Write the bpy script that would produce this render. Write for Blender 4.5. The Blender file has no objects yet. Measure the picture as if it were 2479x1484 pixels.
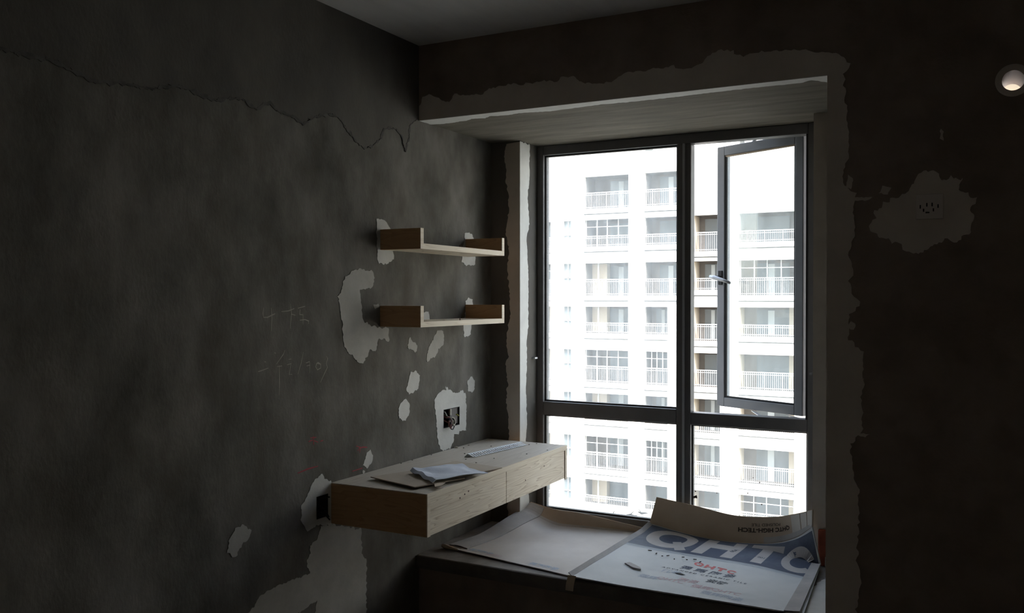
import bpy, bmesh, math, random
from mathutils import Vector, noise
from mathutils.geometry import tessellate_polygon

# ------------------------------------------------------------------ camera, sky, sun, exposure
scene = bpy.context.scene
COL = scene.collection
cam_data = bpy.data.cameras.new('camera')
cam = bpy.data.objects.new('camera', cam_data)
COL.objects.link(cam)
cam.location = (2.219, -3.3107, 1.5559)
cam.rotation_euler = (math.pi / 2 - 0.0096, 0.0, 0.4864)
cam_data.sensor_width = 36.0
cam_data.lens = 36.0 * 2164.54 / 2479.0
cam_data.clip_start = 0.02
cam_data.clip_end = 500
scene.camera = cam

world = bpy.data.worlds.new('sky')
scene.world = world
world.use_nodes = True
wn = world.node_tree
wn.nodes.clear()
w_out = wn.nodes.new('ShaderNodeOutputWorld')
w_bg = wn.nodes.new('ShaderNodeBackground')
w_sky = wn.nodes.new('ShaderNodeTexSky')
w_sky.sky_type = 'NISHITA'
w_sky.sun_disc = False
w_sky.sun_elevation = math.radians(58)
w_sky.sun_rotation = math.radians(152)
w_sky.air_density = 1.2
w_sky.dust_density = 2.5
w_bg.inputs['Strength'].default_value = 1.1
w_hs = wn.nodes.new('ShaderNodeHueSaturation')      # hazy, whitish summer sky
w_hs.inputs['Saturation'].default_value = 0.6
wn.links.new(w_sky.outputs['Color'], w_hs.inputs['Color'])
wn.links.new(w_hs.outputs['Color'], w_bg.inputs['Color'])
wn.links.new(w_bg.outputs['Background'], w_out.inputs['Surface'])

sun_data = bpy.data.lights.new('sun', 'SUN')
sun_data.energy = 5.0
sun_data.angle = math.radians(0.6)
sun_data.color = (1.0, 0.93, 0.82)
sun = bpy.data.objects.new('sun', sun_data)
COL.objects.link(sun)
sun.rotation_euler = Vector((-0.24, 0.47, -0.85)).to_track_quat('-Z', 'Y').to_euler()

vs = scene.view_settings
vs.view_transform = 'Standard'
vs.look = 'None'
vs.gamma = 1.0
vs.use_curve_mapping = False
vs.exposure = 0.5

# ------------------------------------------------------------------ materials (procedural)
def new_mat(name):
    m = bpy.data.materials.new(name)
    m.use_nodes = True
    nt = m.node_tree
    return m, nt, nt.nodes['Principled BSDF']

def plain(name, col, rough=0.6, metal=0.0, spec=0.3):
    m, nt, b = new_mat(name)
    b.inputs['Base Color'].default_value = (*col, 1)
    b.inputs['Roughness'].default_value = rough
    b.inputs['Metallic'].default_value = metal
    b.inputs['Specular IOR Level'].default_value = spec
    return m

def noisy(name, c1, c2, scale=4.0, rough=0.85, detail=6.0, bump=0.15, bscale=60.0, lo=0.35, hi=0.65, spec=0.2,
          c3=None, scale2=14.0, stretch=(1, 1, 1), amount3=0.5):
    m, nt, b = new_mat(name)
    N, L = nt.nodes, nt.links
    tc = N.new('ShaderNodeTexCoord')
    mp = N.new('ShaderNodeMapping')
    mp.inputs['Scale'].default_value = stretch
    L.new(tc.outputs['Object'], mp.inputs['Vector'])
    nz = N.new('ShaderNodeTexNoise')
    nz.inputs['Scale'].default_value = scale
    nz.inputs['Detail'].default_value = detail
    nz.inputs['Roughness'].default_value = 0.62
    L.new(mp.outputs['Vector'], nz.inputs['Vector'])
    rp = N.new('ShaderNodeValToRGB')
    rp.color_ramp.elements[0].position = lo
    rp.color_ramp.elements[0].color = (*c1, 1)
    rp.color_ramp.elements[1].position = hi
    rp.color_ramp.elements[1].color = (*c2, 1)
    L.new(nz.outputs['Fac'], rp.inputs['Fac'])
    out = rp.outputs['Color']
    if c3:
        n2 = N.new('ShaderNodeTexNoise')
        n2.inputs['Scale'].default_value = scale2
        n2.inputs['Detail'].default_value = 5
        L.new(mp.outputs['Vector'], n2.inputs['Vector'])
        r2 = N.new('ShaderNodeValToRGB')
        r2.color_ramp.elements[0].position = 0.48
        r2.color_ramp.elements[0].color = (0, 0, 0, 1)
        r2.color_ramp.elements[1].position = 0.72
        r2.color_ramp.elements[1].color = (amount3, amount3, amount3, 1)
        L.new(n2.outputs['Fac'], r2.inputs['Fac'])
        mx = N.new('ShaderNodeMixRGB')
        L.new(r2.outputs['Color'], mx.inputs['Fac'])
        L.new(out, mx.inputs['Color1'])
        mx.inputs['Color2'].default_value = (*c3, 1)
        out = mx.outputs['Color']
    L.new(out, b.inputs['Base Color'])
    b.inputs['Roughness'].default_value = rough
    b.inputs['Specular IOR Level'].default_value = spec
    if bump:
        nb = N.new('ShaderNodeTexNoise')
        nb.inputs['Scale'].default_value = bscale
        nb.inputs['Detail'].default_value = 4
        L.new(mp.outputs['Vector'], nb.inputs['Vector'])
        bp = N.new('ShaderNodeBump')
        bp.inputs['Strength'].default_value = bump
        bp.inputs['Distance'].default_value = 0.004
        L.new(nb.outputs['Fac'], bp.inputs['Height'])
        L.new(bp.outputs['Normal'], b.inputs['Normal'])
    return m

def wood(name, c1, c2, stretch, bands=7.0, dist=5.0, rough=0.55):
    m, nt, b = new_mat(name)
    N, L = nt.nodes, nt.links
    tc = N.new('ShaderNodeTexCoord')
    mp = N.new('ShaderNodeMapping')
    mp.inputs['Scale'].default_value = stretch
    L.new(tc.outputs['Object'], mp.inputs['Vector'])
    nz = N.new('ShaderNodeTexNoise')
    nz.inputs['Scale'].default_value = 1.6
    nz.inputs['Detail'].default_value = 1.5
    L.new(mp.outputs['Vector'], nz.inputs['Vector'])
    ma = N.new('ShaderNodeMath')
    ma.operation = 'MULTIPLY'
    ma.inputs[1].default_value = bands
    L.new(nz.outputs['Fac'], ma.inputs[0])
    fr = N.new('ShaderNodeMath')
    fr.operation = 'FRACT'
    L.new(ma.outputs[0], fr.inputs[0])
    rp = N.new('ShaderNodeValToRGB')
    e = rp.color_ramp.elements
    e[0].position = 0.0
    e[0].color = (*c1, 1)
    e[1].position = 0.8
    e[1].color = (*[a * 0.55 + c * 0.45 for a, c in zip(c1, c2)], 1)
    k = e.new(0.93)
    k.color = (*c2, 1)
    k2 = e.new(1.0)
    k2.color = (*c1, 1)
    L.new(fr.outputs[0], rp.inputs['Fac'])
    fn = N.new('ShaderNodeTexNoise')
    mp2 = N.new('ShaderNodeMapping')
    mp2.inputs['Scale'].default_value = tuple(s * 14 if s > 3 else s * 3 for s in stretch)
    L.new(tc.outputs['Object'], mp2.inputs['Vector'])
    L.new(mp2.outputs['Vector'], fn.inputs['Vector'])
    fn.inputs['Scale'].default_value = 2.0
    mx = N.new('ShaderNodeMixRGB')
    mx.blend_type = 'MULTIPLY'
    mx.inputs['Fac'].default_value = 0.12
    L.new(rp.outputs['Color'], mx.inputs['Color1'])
    L.new(fn.outputs['Fac'], mx.inputs['Color2'])
    L.new(mx.outputs['Color'], b.inputs['Base Color'])
    b.inputs['Roughness'].default_value = rough
    b.inputs['Specular IOR Level'].default_value = 0.25
    return m

def dusty_glass(name, dust=0.12, streak=(3, 3, 0.7)):
    m, nt, b = new_mat(name)
    N, L = nt.nodes, nt.links
    N.remove(b)
    out = N['Material Output']
    tr = N.new('ShaderNodeBsdfTransparent')
    tr.inputs['Color'].default_value = (0.93, 0.96, 0.96, 1)
    gl = N.new('ShaderNodeBsdfGlossy')
    gl.inputs['Roughness'].default_value = 0.03
    fz = N.new('ShaderNodeFresnel')
    fz.inputs['IOR'].default_value = 1.45
    m1 = N.new('ShaderNodeMixShader')
    L.new(fz.outputs[0], m1.inputs[0])
    L.new(tr.outputs[0], m1.inputs[1])
    L.new(gl.outputs[0], m1.inputs[2])
    tl = N.new('ShaderNodeBsdfTranslucent')
    tl.inputs['Color'].default_value = (0.80, 0.88, 0.90, 1)
    tc = N.new('ShaderNodeTexCoord')
    mp = N.new('ShaderNodeMapping')
    mp.inputs['Scale'].default_value = streak
    L.new(tc.outputs['Object'], mp.inputs['Vector'])
    nz = N.new('ShaderNodeTexNoise')
    nz.inputs['Scale'].default_value = 9.0
    nz.inputs['Detail'].default_value = 8
    nz.inputs['Roughness'].default_value = 0.7
    L.new(mp.outputs['Vector'], nz.inputs['Vector'])
    mr = N.new('ShaderNodeMapRange')
    mr.inputs['From Min'].default_value = 0.3
    mr.inputs['From Max'].default_value = 0.7
    mr.inputs['To Min'].default_value = dust * 0.7
    mr.inputs['To Max'].default_value = dust * 1.3
    L.new(nz.outputs['Fac'], mr.inputs['Value'])
    m2 = N.new('ShaderNodeMixShader')
    L.new(mr.outputs[0], m2.inputs[0])
    L.new(m1.outputs[0], m2.inputs[1])
    L.new(tl.outputs[0], m2.inputs[2])
    L.new(m2.outputs[0], out.inputs['Surface'])
    return m

M = {}
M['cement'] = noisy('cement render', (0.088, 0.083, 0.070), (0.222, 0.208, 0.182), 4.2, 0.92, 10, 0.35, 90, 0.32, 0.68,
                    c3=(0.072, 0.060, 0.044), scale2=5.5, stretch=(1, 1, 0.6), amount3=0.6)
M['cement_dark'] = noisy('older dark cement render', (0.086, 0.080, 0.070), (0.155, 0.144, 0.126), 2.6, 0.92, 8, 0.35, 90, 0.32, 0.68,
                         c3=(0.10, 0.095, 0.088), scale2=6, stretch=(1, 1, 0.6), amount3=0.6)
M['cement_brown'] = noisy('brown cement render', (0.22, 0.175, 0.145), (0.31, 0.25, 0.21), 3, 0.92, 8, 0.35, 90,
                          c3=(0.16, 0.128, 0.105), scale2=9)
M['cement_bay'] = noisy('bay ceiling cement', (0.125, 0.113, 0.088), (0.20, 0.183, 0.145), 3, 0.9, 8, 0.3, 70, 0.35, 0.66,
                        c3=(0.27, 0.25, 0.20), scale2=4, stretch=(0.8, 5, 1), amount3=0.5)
M['putty'] = noisy('putty', (0.55, 0.54, 0.50), (0.63, 0.62, 0.575), 9, 0.85, 4, 0.12, 120)
M['putty_thin'] = noisy('thin grey putty', (0.40, 0.385, 0.345), (0.48, 0.465, 0.42), 9, 0.85, 4, 0.12, 120)
M['putty_warm'] = noisy('warm skim coat', (0.55, 0.49, 0.43), (0.64, 0.575, 0.51), 5, 0.88, 4, 0.12, 120)
M['putty_white'] = noisy('white corner putty', (0.66, 0.66, 0.62), (0.74, 0.74, 0.70), 9, 0.8, 4, 0.1, 120)
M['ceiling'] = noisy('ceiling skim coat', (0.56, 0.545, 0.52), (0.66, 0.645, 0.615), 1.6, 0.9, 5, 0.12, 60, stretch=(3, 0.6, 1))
M['floor'] = noisy('dusty screed', (0.18, 0.158, 0.135), (0.26, 0.23, 0.20), 3, 0.92, 8, 0.3, 60)
M['ridge'] = noisy('trowel ridge', (0.075, 0.072, 0.065), (0.13, 0.125, 0.115), 20, 0.95, 4, 0.2, 120)
M['wood'] = wood('pale ash wood', (0.91, 0.81, 0.645), (0.60, 0.48, 0.335), (1, 0.9, 17), 15)
M['wood_top'] = wood('dusty ash wood top', (0.64, 0.575, 0.48), (0.54, 0.475, 0.385), (11, 1.2, 1), 7)
M['wood_edge'] = wood('ash edge strip', (0.90, 0.80, 0.63), (0.76, 0.64, 0.47), (6, 1.1, 30), 5)
M['wood_side'] = wood('shaded ash wood', (0.55, 0.34, 0.18), (0.44, 0.26, 0.13), (2, 2, 14), 7)  # same ash boards, shade on their sides painted in as brown
M['knot'] = plain('knot', (0.09, 0.05, 0.025), 0.7)
M['sill_front'] = noisy('shaded seat edge', (0.12, 0.105, 0.095), (0.18, 0.16, 0.145), 9, 0.9, 5, 0.25, 80)
M['alu'] = noisy('dark aluminium', (0.13, 0.128, 0.127), (0.155, 0.152, 0.15), 6, 0.5, 3, 0.0, spec=0.4)
M['alu_sash'] = noisy('sash aluminium', (0.20, 0.21, 0.225), (0.23, 0.24, 0.255), 6, 0.5, 3, 0.0, spec=0.4)
M['seal'] = plain('rubber seal', (0.02, 0.02, 0.02), 0.6)
M['handle'] = plain('handle grey', (0.42, 0.44, 0.46), 0.4, 0.3)
M['glass'] = dusty_glass('dusty window glass', 0.165)
M['glass_low'] = dusty_glass('dirtier lower glass', 0.12)
M['glass_sash'] = dusty_glass('sash glass', 0.08)
M['sill'] = noisy('sill plaster', (0.19, 0.172, 0.155), (0.29, 0.272, 0.25), 7, 0.8, 5, 0.15, 80)
M['card_in'] = noisy('cardboard inner face', (0.54, 0.51, 0.48), (0.62, 0.59, 0.555), 3.5, 0.85, 5, 0.06, 200)
M['card_white'] = noisy('whitened cardboard print face', (0.54, 0.57, 0.575), (0.63, 0.65, 0.65), 3.5, 0.75, 6, 0.06, 160)
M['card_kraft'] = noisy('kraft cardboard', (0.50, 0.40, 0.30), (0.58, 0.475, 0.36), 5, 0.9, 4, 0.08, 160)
M['card_grey'] = noisy('greyed cardboard edge', (0.38, 0.37, 0.36), (0.48, 0.465, 0.445), 8, 0.9, 5, 0.1, 120)
M['tape'] = plain('clear tape over cardboard', (0.62, 0.58, 0.52), 0.3, 0, 0.5)
M['ink_blue'] = noisy('faded blue ink', (0.075, 0.092, 0.135), (0.26, 0.29, 0.33), 2.2, 0.8, 7, 0.0, lo=0.46, hi=0.78)
M['card_letter'] = noisy('dusty letter face', (0.42, 0.40, 0.385), (0.52, 0.50, 0.485), 5, 0.8, 5, 0.0)
M['ink_black'] = plain('faded black ink', (0.10, 0.12, 0.14), 0.8)
M['ink_red'] = plain('faded red ink', (0.62, 0.17, 0.17), 0.8)
M['ink_pink'] = plain('washed out red ink', (0.55, 0.42, 0.44), 0.8)
M['ink_pale'] = plain('washed out blue ink', (0.40, 0.46, 0.54), 0.8)
M['ink_dark'] = plain('black ink on kraft', (0.06, 0.045, 0.035), 0.8)
M['cloth'] = noisy('white cloth', (0.62, 0.66, 0.74), (0.72, 0.755, 0.82), 12, 0.9, 5, 0.25, 220)
M['cloth_shade'] = noisy('shaded cloth underside', (0.30, 0.29, 0.30), (0.38, 0.37, 0.38), 12, 0.9, 5, 0.2, 220)  # same white cloth, shade beneath the fold put into a grey
M['hardboard'] = noisy('hardboard', (0.45, 0.38, 0.29), (0.54, 0.46, 0.36), 8, 0.8, 5, 0.08, 150)
M['pvc'] = plain('white pvc', (0.80, 0.83, 0.85), 0.4)
M['crumb'] = noisy('cement crumb', (0.13, 0.12, 0.10), (0.22, 0.20, 0.17), 60, 0.95, 3, 0.3, 200)
M['crumb_pale'] = noisy('putty crumb', (0.40, 0.37, 0.28), (0.50, 0.46, 0.36), 60, 0.95, 3, 0.3, 200)
M['box_dark'] = plain('box interior', (0.03, 0.028, 0.025), 0.8)
M['box_plate'] = plain('grey cover plate', (0.15, 0.14, 0.13), 0.6)
M['wire_red'] = plain('red brown wire', (0.16, 0.055, 0.05), 0.5)
M['wire_black'] = plain('dark wire', (0.03, 0.03, 0.035), 0.5)
M['wire_white'] = plain('pale wire', (0.55, 0.52, 0.42), 0.5)
M['wire_yellow'] = plain('yellow green wire', (0.40, 0.38, 0.06), 0.5)
M['chalk'] = plain('pale chalk', (0.36, 0.34, 0.28), 0.95)
M['chalk_red'] = plain('red crayon', (0.40, 0.075, 0.085), 0.95)
M['sock'] = plain('socket plastic', (0.62, 0.56, 0.53), 0.5)
M['slot'] = plain('socket slot', (0.01, 0.01, 0.01), 0.8)
M['pipe'] = plain('pipe sleeve inner', (0.46, 0.35, 0.29), 0.6)
M['red_brick'] = noisy('red brick', (0.26, 0.07, 0.045), (0.36, 0.10, 0.06), 14, 0.95, 5, 0.4, 80)
M['ext_white'] = noisy('white exterior tile', (0.80, 0.79, 0.76), (0.84, 0.83, 0.80), 0.3, 0.7, 4, 0.0)
M['ext_beige'] = noisy('beige exterior render', (0.62, 0.54, 0.43), (0.68, 0.60, 0.48), 1, 0.8, 4, 0.0)
M['rear'] = noisy('warm plastered rear wall', (0.78, 0.68, 0.56), (0.84, 0.75, 0.63), 2, 0.9, 4, 0.1, 60)
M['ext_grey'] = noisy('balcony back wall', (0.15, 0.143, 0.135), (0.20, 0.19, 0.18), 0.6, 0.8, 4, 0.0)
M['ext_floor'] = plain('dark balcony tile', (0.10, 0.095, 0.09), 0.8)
M['ext_dark'] = plain('dark facade grey', (0.10, 0.11, 0.11), 0.8)
M['ext_rail'] = plain('white railing', (0.50, 0.50, 0.495), 0.5)
M['ext_pane'] = plain('tinted window pane', (0.16, 0.19, 0.21), 0.15, 0, 0.5)
M['ext_curtain'] = plain('pale curtain', (0.55, 0.60, 0.62), 0.8)
M['ground'] = noisy('paved ground', (0.20, 0.185, 0.16), (0.28, 0.26, 0.23), 0.2, 0.9, 4, 0.0)
M['ledge'] = noisy('outer ledge', (0.72, 0.62, 0.44), (0.80, 0.70, 0.52), 5, 0.85, 4, 0.1, 60)
M['twig'] = plain('dry twig', (0.05, 0.04, 0.03), 0.9)

# ------------------------------------------------------------------ mesh helpers
def tag(o, label=None, cat=None, group=None, kind=None):
    if label: o['label'] = label
    if cat: o['category'] = cat
    if group: o['group'] = group
    if kind: o['kind'] = kind
    return o

def link(o, parent=None):
    COL.objects.link(o)
    if parent is not None:
        o.parent = parent
        o.matrix_parent_inverse.identity()
    return o

def empty(name, loc=(0, 0, 0)):
    o = bpy.data.objects.new(name, None)
    o.location = loc
    o.empty_display_size = 0.05
    return link(o)

def raw(name, verts, faces, mat, parent=None, smooth=False, origin=None):
    """verts in world space; origin = the parent's location when it has one"""
    if origin is None:
        origin = tuple(parent.matrix_basis.translation) if parent is not None and parent.type == 'EMPTY' else (0, 0, 0)
        if parent is not None and parent.parent is not None and parent.parent.type == 'EMPTY':
            origin = tuple(parent.parent.matrix_basis.translation)
    ox, oy, oz = origin
    me = bpy.data.meshes.new(name)
    me.from_pydata([(v[0] - ox, v[1] - oy, v[2] - oz) for v in verts], [], faces)
    me.validate()
    bm = bmesh.new()
    bm.from_mesh(me)
    bmesh.ops.recalc_face_normals(bm, faces=bm.faces)
    bm.to_mesh(me)
    bm.free()
    mats = mat if isinstance(mat, (list, tuple)) else [mat]
    for q in mats:
        me.materials.append(M[q])
    if smooth:
        for p in me.polygons:
            p.use_smooth = True
    return link(bpy.data.objects.new(name, me), parent)

class MB:
    def __init__(s):
        s.v, s.f = [], []
    def box(s, x0, x1, y0, y1, z0, z1):
        b = len(s.v)
        s.v += [(x, y, z) for x in (x0, x1) for y in (y0, y1) for z in (z0, z1)]
        s.f += [tuple(b + i for i in q) for q in ((0, 1, 3, 2), (4, 6, 7, 5), (0, 4, 5, 1), (2, 3, 7, 6), (0, 2, 6, 4), (1, 5, 7, 3))]
        return s
    def bar(s, p, q, w, h, up=(0, 0, 1)):
        p, q = Vector(p), Vector(q)
        d = (q - p).normalized()
        r = d.cross(Vector(up)).normalized() * (w / 2)
        u = r.cross(d).normalized() * (h / 2)
        b = len(s.v)
        s.v += [tuple(c + a * r + e * u) for c in (p, q) for a, e in ((-1, -1), (1, -1), (1, 1), (-1, 1))]
        s.f += [tuple(b + i for i in k) for k in ((0, 1, 2, 3), (7, 6, 5, 4), (0, 4, 5, 1), (1, 5, 6, 2), (2, 6, 7, 3), (3, 7, 4, 0))]
        return s
    def tube(s, pts, r, n=8):
        pts = [Vector(p) for p in pts]
        b = len(s.v)
        for i, p in enumerate(pts):
            d = (pts[min(i + 1, len(pts) - 1)] - pts[max(i - 1, 0)]).normalized()
            a = d.cross(Vector((0.31, 0.52, 0.79))).normalized()
            c = d.cross(a)
            rr = r[i] if isinstance(r, (list, tuple)) else r
            s.v += [tuple(p + rr * (math.cos(t) * a + math.sin(t) * c)) for t in (2 * math.pi * k / n for k in range(n))]
        for i in range(len(pts) - 1):
            for k in range(n):
                k2 = (k + 1) % n
                s.f.append((b + i * n + k, b + i * n + k2, b + (i + 1) * n + k2, b + (i + 1) * n + k))
        s.f.append(tuple(b + k for k in range(n)))
        s.f.append(tuple(b + (len(pts) - 1) * n + k for k in reversed(range(n))))
        return s
    def build(s, name, mat, parent=None, smooth=False, bevel=0.0, **k):
        o = raw(name, s.v, s.f, mat, parent, smooth, **k)
        if bevel:
            md = o.modifiers.new('bevel', 'BEVEL')
            md.width = bevel
            md.segments = 2
            md.limit_method = 'ANGLE'
        return o

def ragged(poly, seed, amp=0.004, step=0.007, keep=None):
    """roughen a closed outline: trowelled edge"""
    out = []
    n = len(poly)
    for i in range(n):
        a, b = Vector(poly[i]), Vector(poly[(i + 1) % n])
        if keep and keep(a, b):
            out.append((a.x, a.y))
            continue
        d = b - a
        k = max(1, int(d.length / step))
        nr = Vector((-d.y, d.x)).normalized() if d.length > 1e-6 else Vector((0, 0))
        for j in range(k):
            p = a + d * (j / k)
            t = noise.noise((p.x * 45 + seed * 7.1, p.y * 45, seed)) * 1.0 + noise.noise((p.x * 140, p.y * 140 + seed, 3.3)) * 0.7
            if j == 0:
                t *= 0.4
            q = p + nr * (t * amp * 1.6)
            out.append((q.x, q.y))
    return out

def relief(name, loops, mapf, thick, mat, parent=None):
    """flat outline(s) (first = outer, rest = holes) in plane coordinates, laid on a surface with real thickness.
    mapf(a, b, h) gives the point at height h above the surface."""
    tris = tessellate_polygon([[Vector((p[0], p[1], 0)) for p in lp] for lp in loops])
    flat = [p for lp in loops for p in lp]
    n = len(flat)
    v = [mapf(a, b, thick) for a, b in flat] + [mapf(a, b, 0.0) for a, b in flat]
    f = [tuple(t) for t in tris]
    s = 0
    for lp in loops:
        k = len(lp)
        for i in range(k):
            f.append((s + i, s + (i + 1) % k, n + s + (i + 1) % k, n + s + i))
        s += k
    return raw(name, v, f, mat, parent)

def stroke(pts, w, seed=0):
    """outline of a hand drawn line"""
    pts = [Vector(p) for p in pts]
    L, R = [], []
    for i, p in enumerate(pts):
        d = pts[min(i + 1, len(pts) - 1)] - pts[max(i - 1, 0)]
        nr = Vector((-d.y, d.x)).normalized()
        k = w * (0.6 + 0.5 * abs(noise.noise((p.x * 60, p.y * 60, seed + 0.7)))) * (0.6 if i in (0, len(pts) - 1) else 1)
        L.append(p + nr * k)
        R.append(p - nr * k)
    return [(q.x, q.y) for q in L + R[::-1]]

def panel(name, a0, a1, b0, b1, holes, mapf, depth, mat, parent=None):
    """rectangular wall slab with rectangular holes; mapf(a, b, d) d = 0 room face, d = depth far face"""
    A = sorted({a0, a1, *[h[0] for h in holes], *[h[1] for h in holes]})
    B = sorted({b0, b1, *[h[2] for h in holes], *[h[3] for h in holes]})
    v, f, idx = [], [], {}
    def P(a, b, d):
        k = (a, b, d)
        if k not in idx:
            idx[k] = len(v)
            v.append(mapf(a, b, d))
        return idx[k]
    def solid(i, j):
        if not (0 <= i < len(A) - 1 and 0 <= j < len(B) - 1):
            return False
        ca, cb = (A[i] + A[i + 1]) / 2, (B[j] + B[j + 1]) / 2
        return not any(h[0] < ca < h[1] and h[2] < cb < h[3] for h in holes)
    for i in range(len(A) - 1):
        for j in range(len(B) - 1):
            if not solid(i, j):
                continue
            for d in (0.0, depth):
                f.append((P(A[i], B[j], d), P(A[i + 1], B[j], d), P(A[i + 1], B[j + 1], d), P(A[i], B[j + 1], d)))
            for di, dj, q in ((-1, 0, ((A[i], B[j]), (A[i], B[j + 1]))), (1, 0, ((A[i + 1], B[j]), (A[i + 1], B[j + 1]))),
                              (0, -1, ((A[i], B[j]), (A[i + 1], B[j]))), (0, 1, ((A[i], B[j + 1]), (A[i + 1], B[j + 1])))):
                if not solid(i + di, j + dj):
                    (p, r) = q
                    f.append((P(*p, 0.0), P(*r, 0.0), P(*r, depth), P(*p, depth)))
    return raw(name, v, f, mat, parent)

def text_outline(s, size, bold=0.0):
    """mesh data of a word, lying in its own plane, centred"""
    cu = bpy.data.curves.new('lettering', 'FONT')
    cu.body = s
    cu.size = size
    cu.offset = bold
    cu.resolution_u = 3
    cu.align_x = 'CENTER'
    cu.align_y = 'CENTER'
    ob = bpy.data.objects.new('lettering', cu)
    me = bpy.data.meshes.new_from_object(ob)
    v = [(p.co.x, p.co.y) for p in me.vertices]
    f = [tuple(p.vertices) for p in me.polygons]
    bpy.data.objects.remove(ob)
    bpy.data.curves.remove(cu)
    bpy.data.meshes.remove(me)
    return v, f

WL = lambda a, b, h: (h, a, b)                  # left wall: plane x = 0, coordinates (y, z)
WB = lambda a, b, h: (a, -h, b)                 # back wall: plane y = 0, coordinates (x, z)

# ------------------------------------------------------------------ measured outlines (metres, in the plane they lie in)
PUTTY_LEFT = [[(-0.451, 1.67), (-0.395, 1.672), (-0.338, 1.663), (-0.325, 1.638), (-0.334, 1.608), (-0.346, 1.598), (-0.423, 1.589), (-0.419, 1.562), (-0.41, 1.523), (-0.408, 1.483), (-0.396, 1.458), (-0.347, 1.44), (-0.288, 1.433), (-0.228, 1.429), (-0.226, 1.372), (-0.254, 1.383), (-0.301, 1.385), (-0.305, 1.36), (-0.322, 1.338), (-0.359, 1.343), (-0.396, 1.3), (-0.428, 1.294), (-0.463, 1.319), (-0.506, 1.345), (-0.521, 1.375), (-0.532, 1.419), (-0.536, 1.467), (-0.547, 1.515), (-0.554, 1.553), (-0.565, 1.562), (-0.535, 1.591), (-0.532, 1.62), (-0.505, 1.639), (-0.474, 1.664)], [(-0.312, 1.883), (-0.27, 1.881), (-0.24, 1.871), (-0.214, 1.847), (-0.196, 1.76), (-0.19, 1.719), (-0.223, 1.707), (-0.244, 1.696), (-0.296, 1.697), (-0.308, 1.752), (-0.308, 1.838)], [(0.394, 1.868), (0.44, 1.877), (0.464, 1.869), (0.482, 1.846), (0.5, 1.751), (0.494, 1.718), (0.417, 1.712), (0.365, 1.728), (0.371, 1.749), (0.394, 1.832)], [(-0.334, 1.527), (-0.3, 1.532), (-0.292, 1.519), (-0.322, 1.51)], [(0.034, 1.492), (0.077, 1.494), (0.09, 1.452), (0.037, 1.454)], [(0.4, 1.54), (0.429, 1.558), (0.47, 1.549), (0.476, 1.516), (0.458, 1.423), (0.452, 1.378), (0.423, 1.362), (0.388, 1.372), (0.382, 1.422), (0.411, 1.516)], [(-0.072, 1.384), (-0.012, 1.346), (-0.017, 1.319), (-0.031, 1.314), (-0.05, 1.329), (-0.092, 1.337), (-0.092, 1.353)], [(0.133, 1.39), (0.164, 1.409), (0.201, 1.402), (0.209, 1.376), (0.201, 1.336), (0.159, 1.324), (0.133, 1.289), (0.067, 1.268), (0.062, 1.288), (0.082, 1.336), (0.107, 1.363)], [(-0.064, 1.236), (-0.018, 1.233), (0.006, 1.212), (-0.005, 1.153), (-0.077, 1.134), (-0.096, 1.154), (-0.077, 1.204)], [(-0.103, 1.118), (-0.071, 1.086), (-0.073, 1.057), (-0.103, 1.024), (-0.153, 1.037), (-0.157, 1.081), (-0.14, 1.104)], [(0.457, 1.171), (0.49, 1.15), (0.49, 1.109), (0.462, 1.091), (0.425, 1.107), (0.42, 1.156)], [(0.152, 1.114), (0.188, 1.127), (0.234, 1.128), (0.276, 1.121), (0.285, 1.11), (0.333, 1.103), (0.377, 1.113), (0.402, 1.098), (0.409, 1.043), (0.409, 0.912), (0.343, 0.921), (0.338, 0.904), (0.297, 0.912), (0.29, 0.878), (0.264, 0.849), (0.196, 0.848), (0.178, 0.857), (0.169, 0.878), (0.147, 0.918), (0.149, 0.961), (0.14, 1.011), (0.127, 1.061), (0.125, 1.09)], [(-0.355, 0.937), (-0.338, 0.91), (-0.344, 0.887), (-0.378, 0.862), (-0.405, 0.88), (-0.383, 0.917)], [(-0.654, 0.889), (-0.644, 0.868), (-0.605, 0.855), (-0.585, 0.835), (-0.585, 0.679), (-0.684, 0.701), (-0.74, 0.689), (-0.777, 0.741), (-0.777, 0.784), (-0.74, 0.82), (-0.712, 0.865), (-0.683, 0.879)], [(-1.063, 0.786), (-1.028, 0.761), (-1.04, 0.735), (-1.071, 0.72), (-1.098, 0.687), (-1.14, 0.711), (-1.125, 0.755), (-1.102, 0.784)], [(-0.664, 0.694), (-0.595, 0.682), (-0.415, 0.624), (-0.415, 0.525), (-0.384, 0.497), (-0.385, 0.275), (-0.391, 0.163), (-0.546, 0.183), (-0.742, 0.251), (-0.685, 0.415), (-0.797, 0.403), (-0.919, 0.372), (-1.08, 0.426), (-1.041, 0.48), (-0.985, 0.523), (-0.918, 0.533), (-0.832, 0.533), (-0.727, 0.529), (-0.745, 0.584), (-0.722, 0.603), (-0.727, 0.635), (-0.684, 0.65)]]
TIDE = [(-1.937, 2.192), (-1.867, 2.19), (-1.78, 2.196), (-1.695, 2.179), (-1.625, 2.164), (-1.529, 2.181), (-1.435, 2.184), (-1.334, 2.215), (-1.281, 2.209), (-1.198, 2.197), (-1.07, 2.229), (-0.998, 2.205), (-0.933, 2.241), (-0.899, 2.22), (-0.807, 2.213), (-0.759, 2.193), (-0.685, 2.235), (-0.607, 2.257), (-0.555, 2.257), (-0.508, 2.222), (-0.444, 2.177), (-0.394, 2.159), (-0.342, 2.177), (-0.281, 2.218), (-0.263, 2.258), (-0.209, 2.273), (-0.171, 2.273), (-0.134, 2.252), (-0.105, 2.19), (-0.076, 2.25), (-0.071, 2.307), (-0.016, 2.344)]
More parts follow.
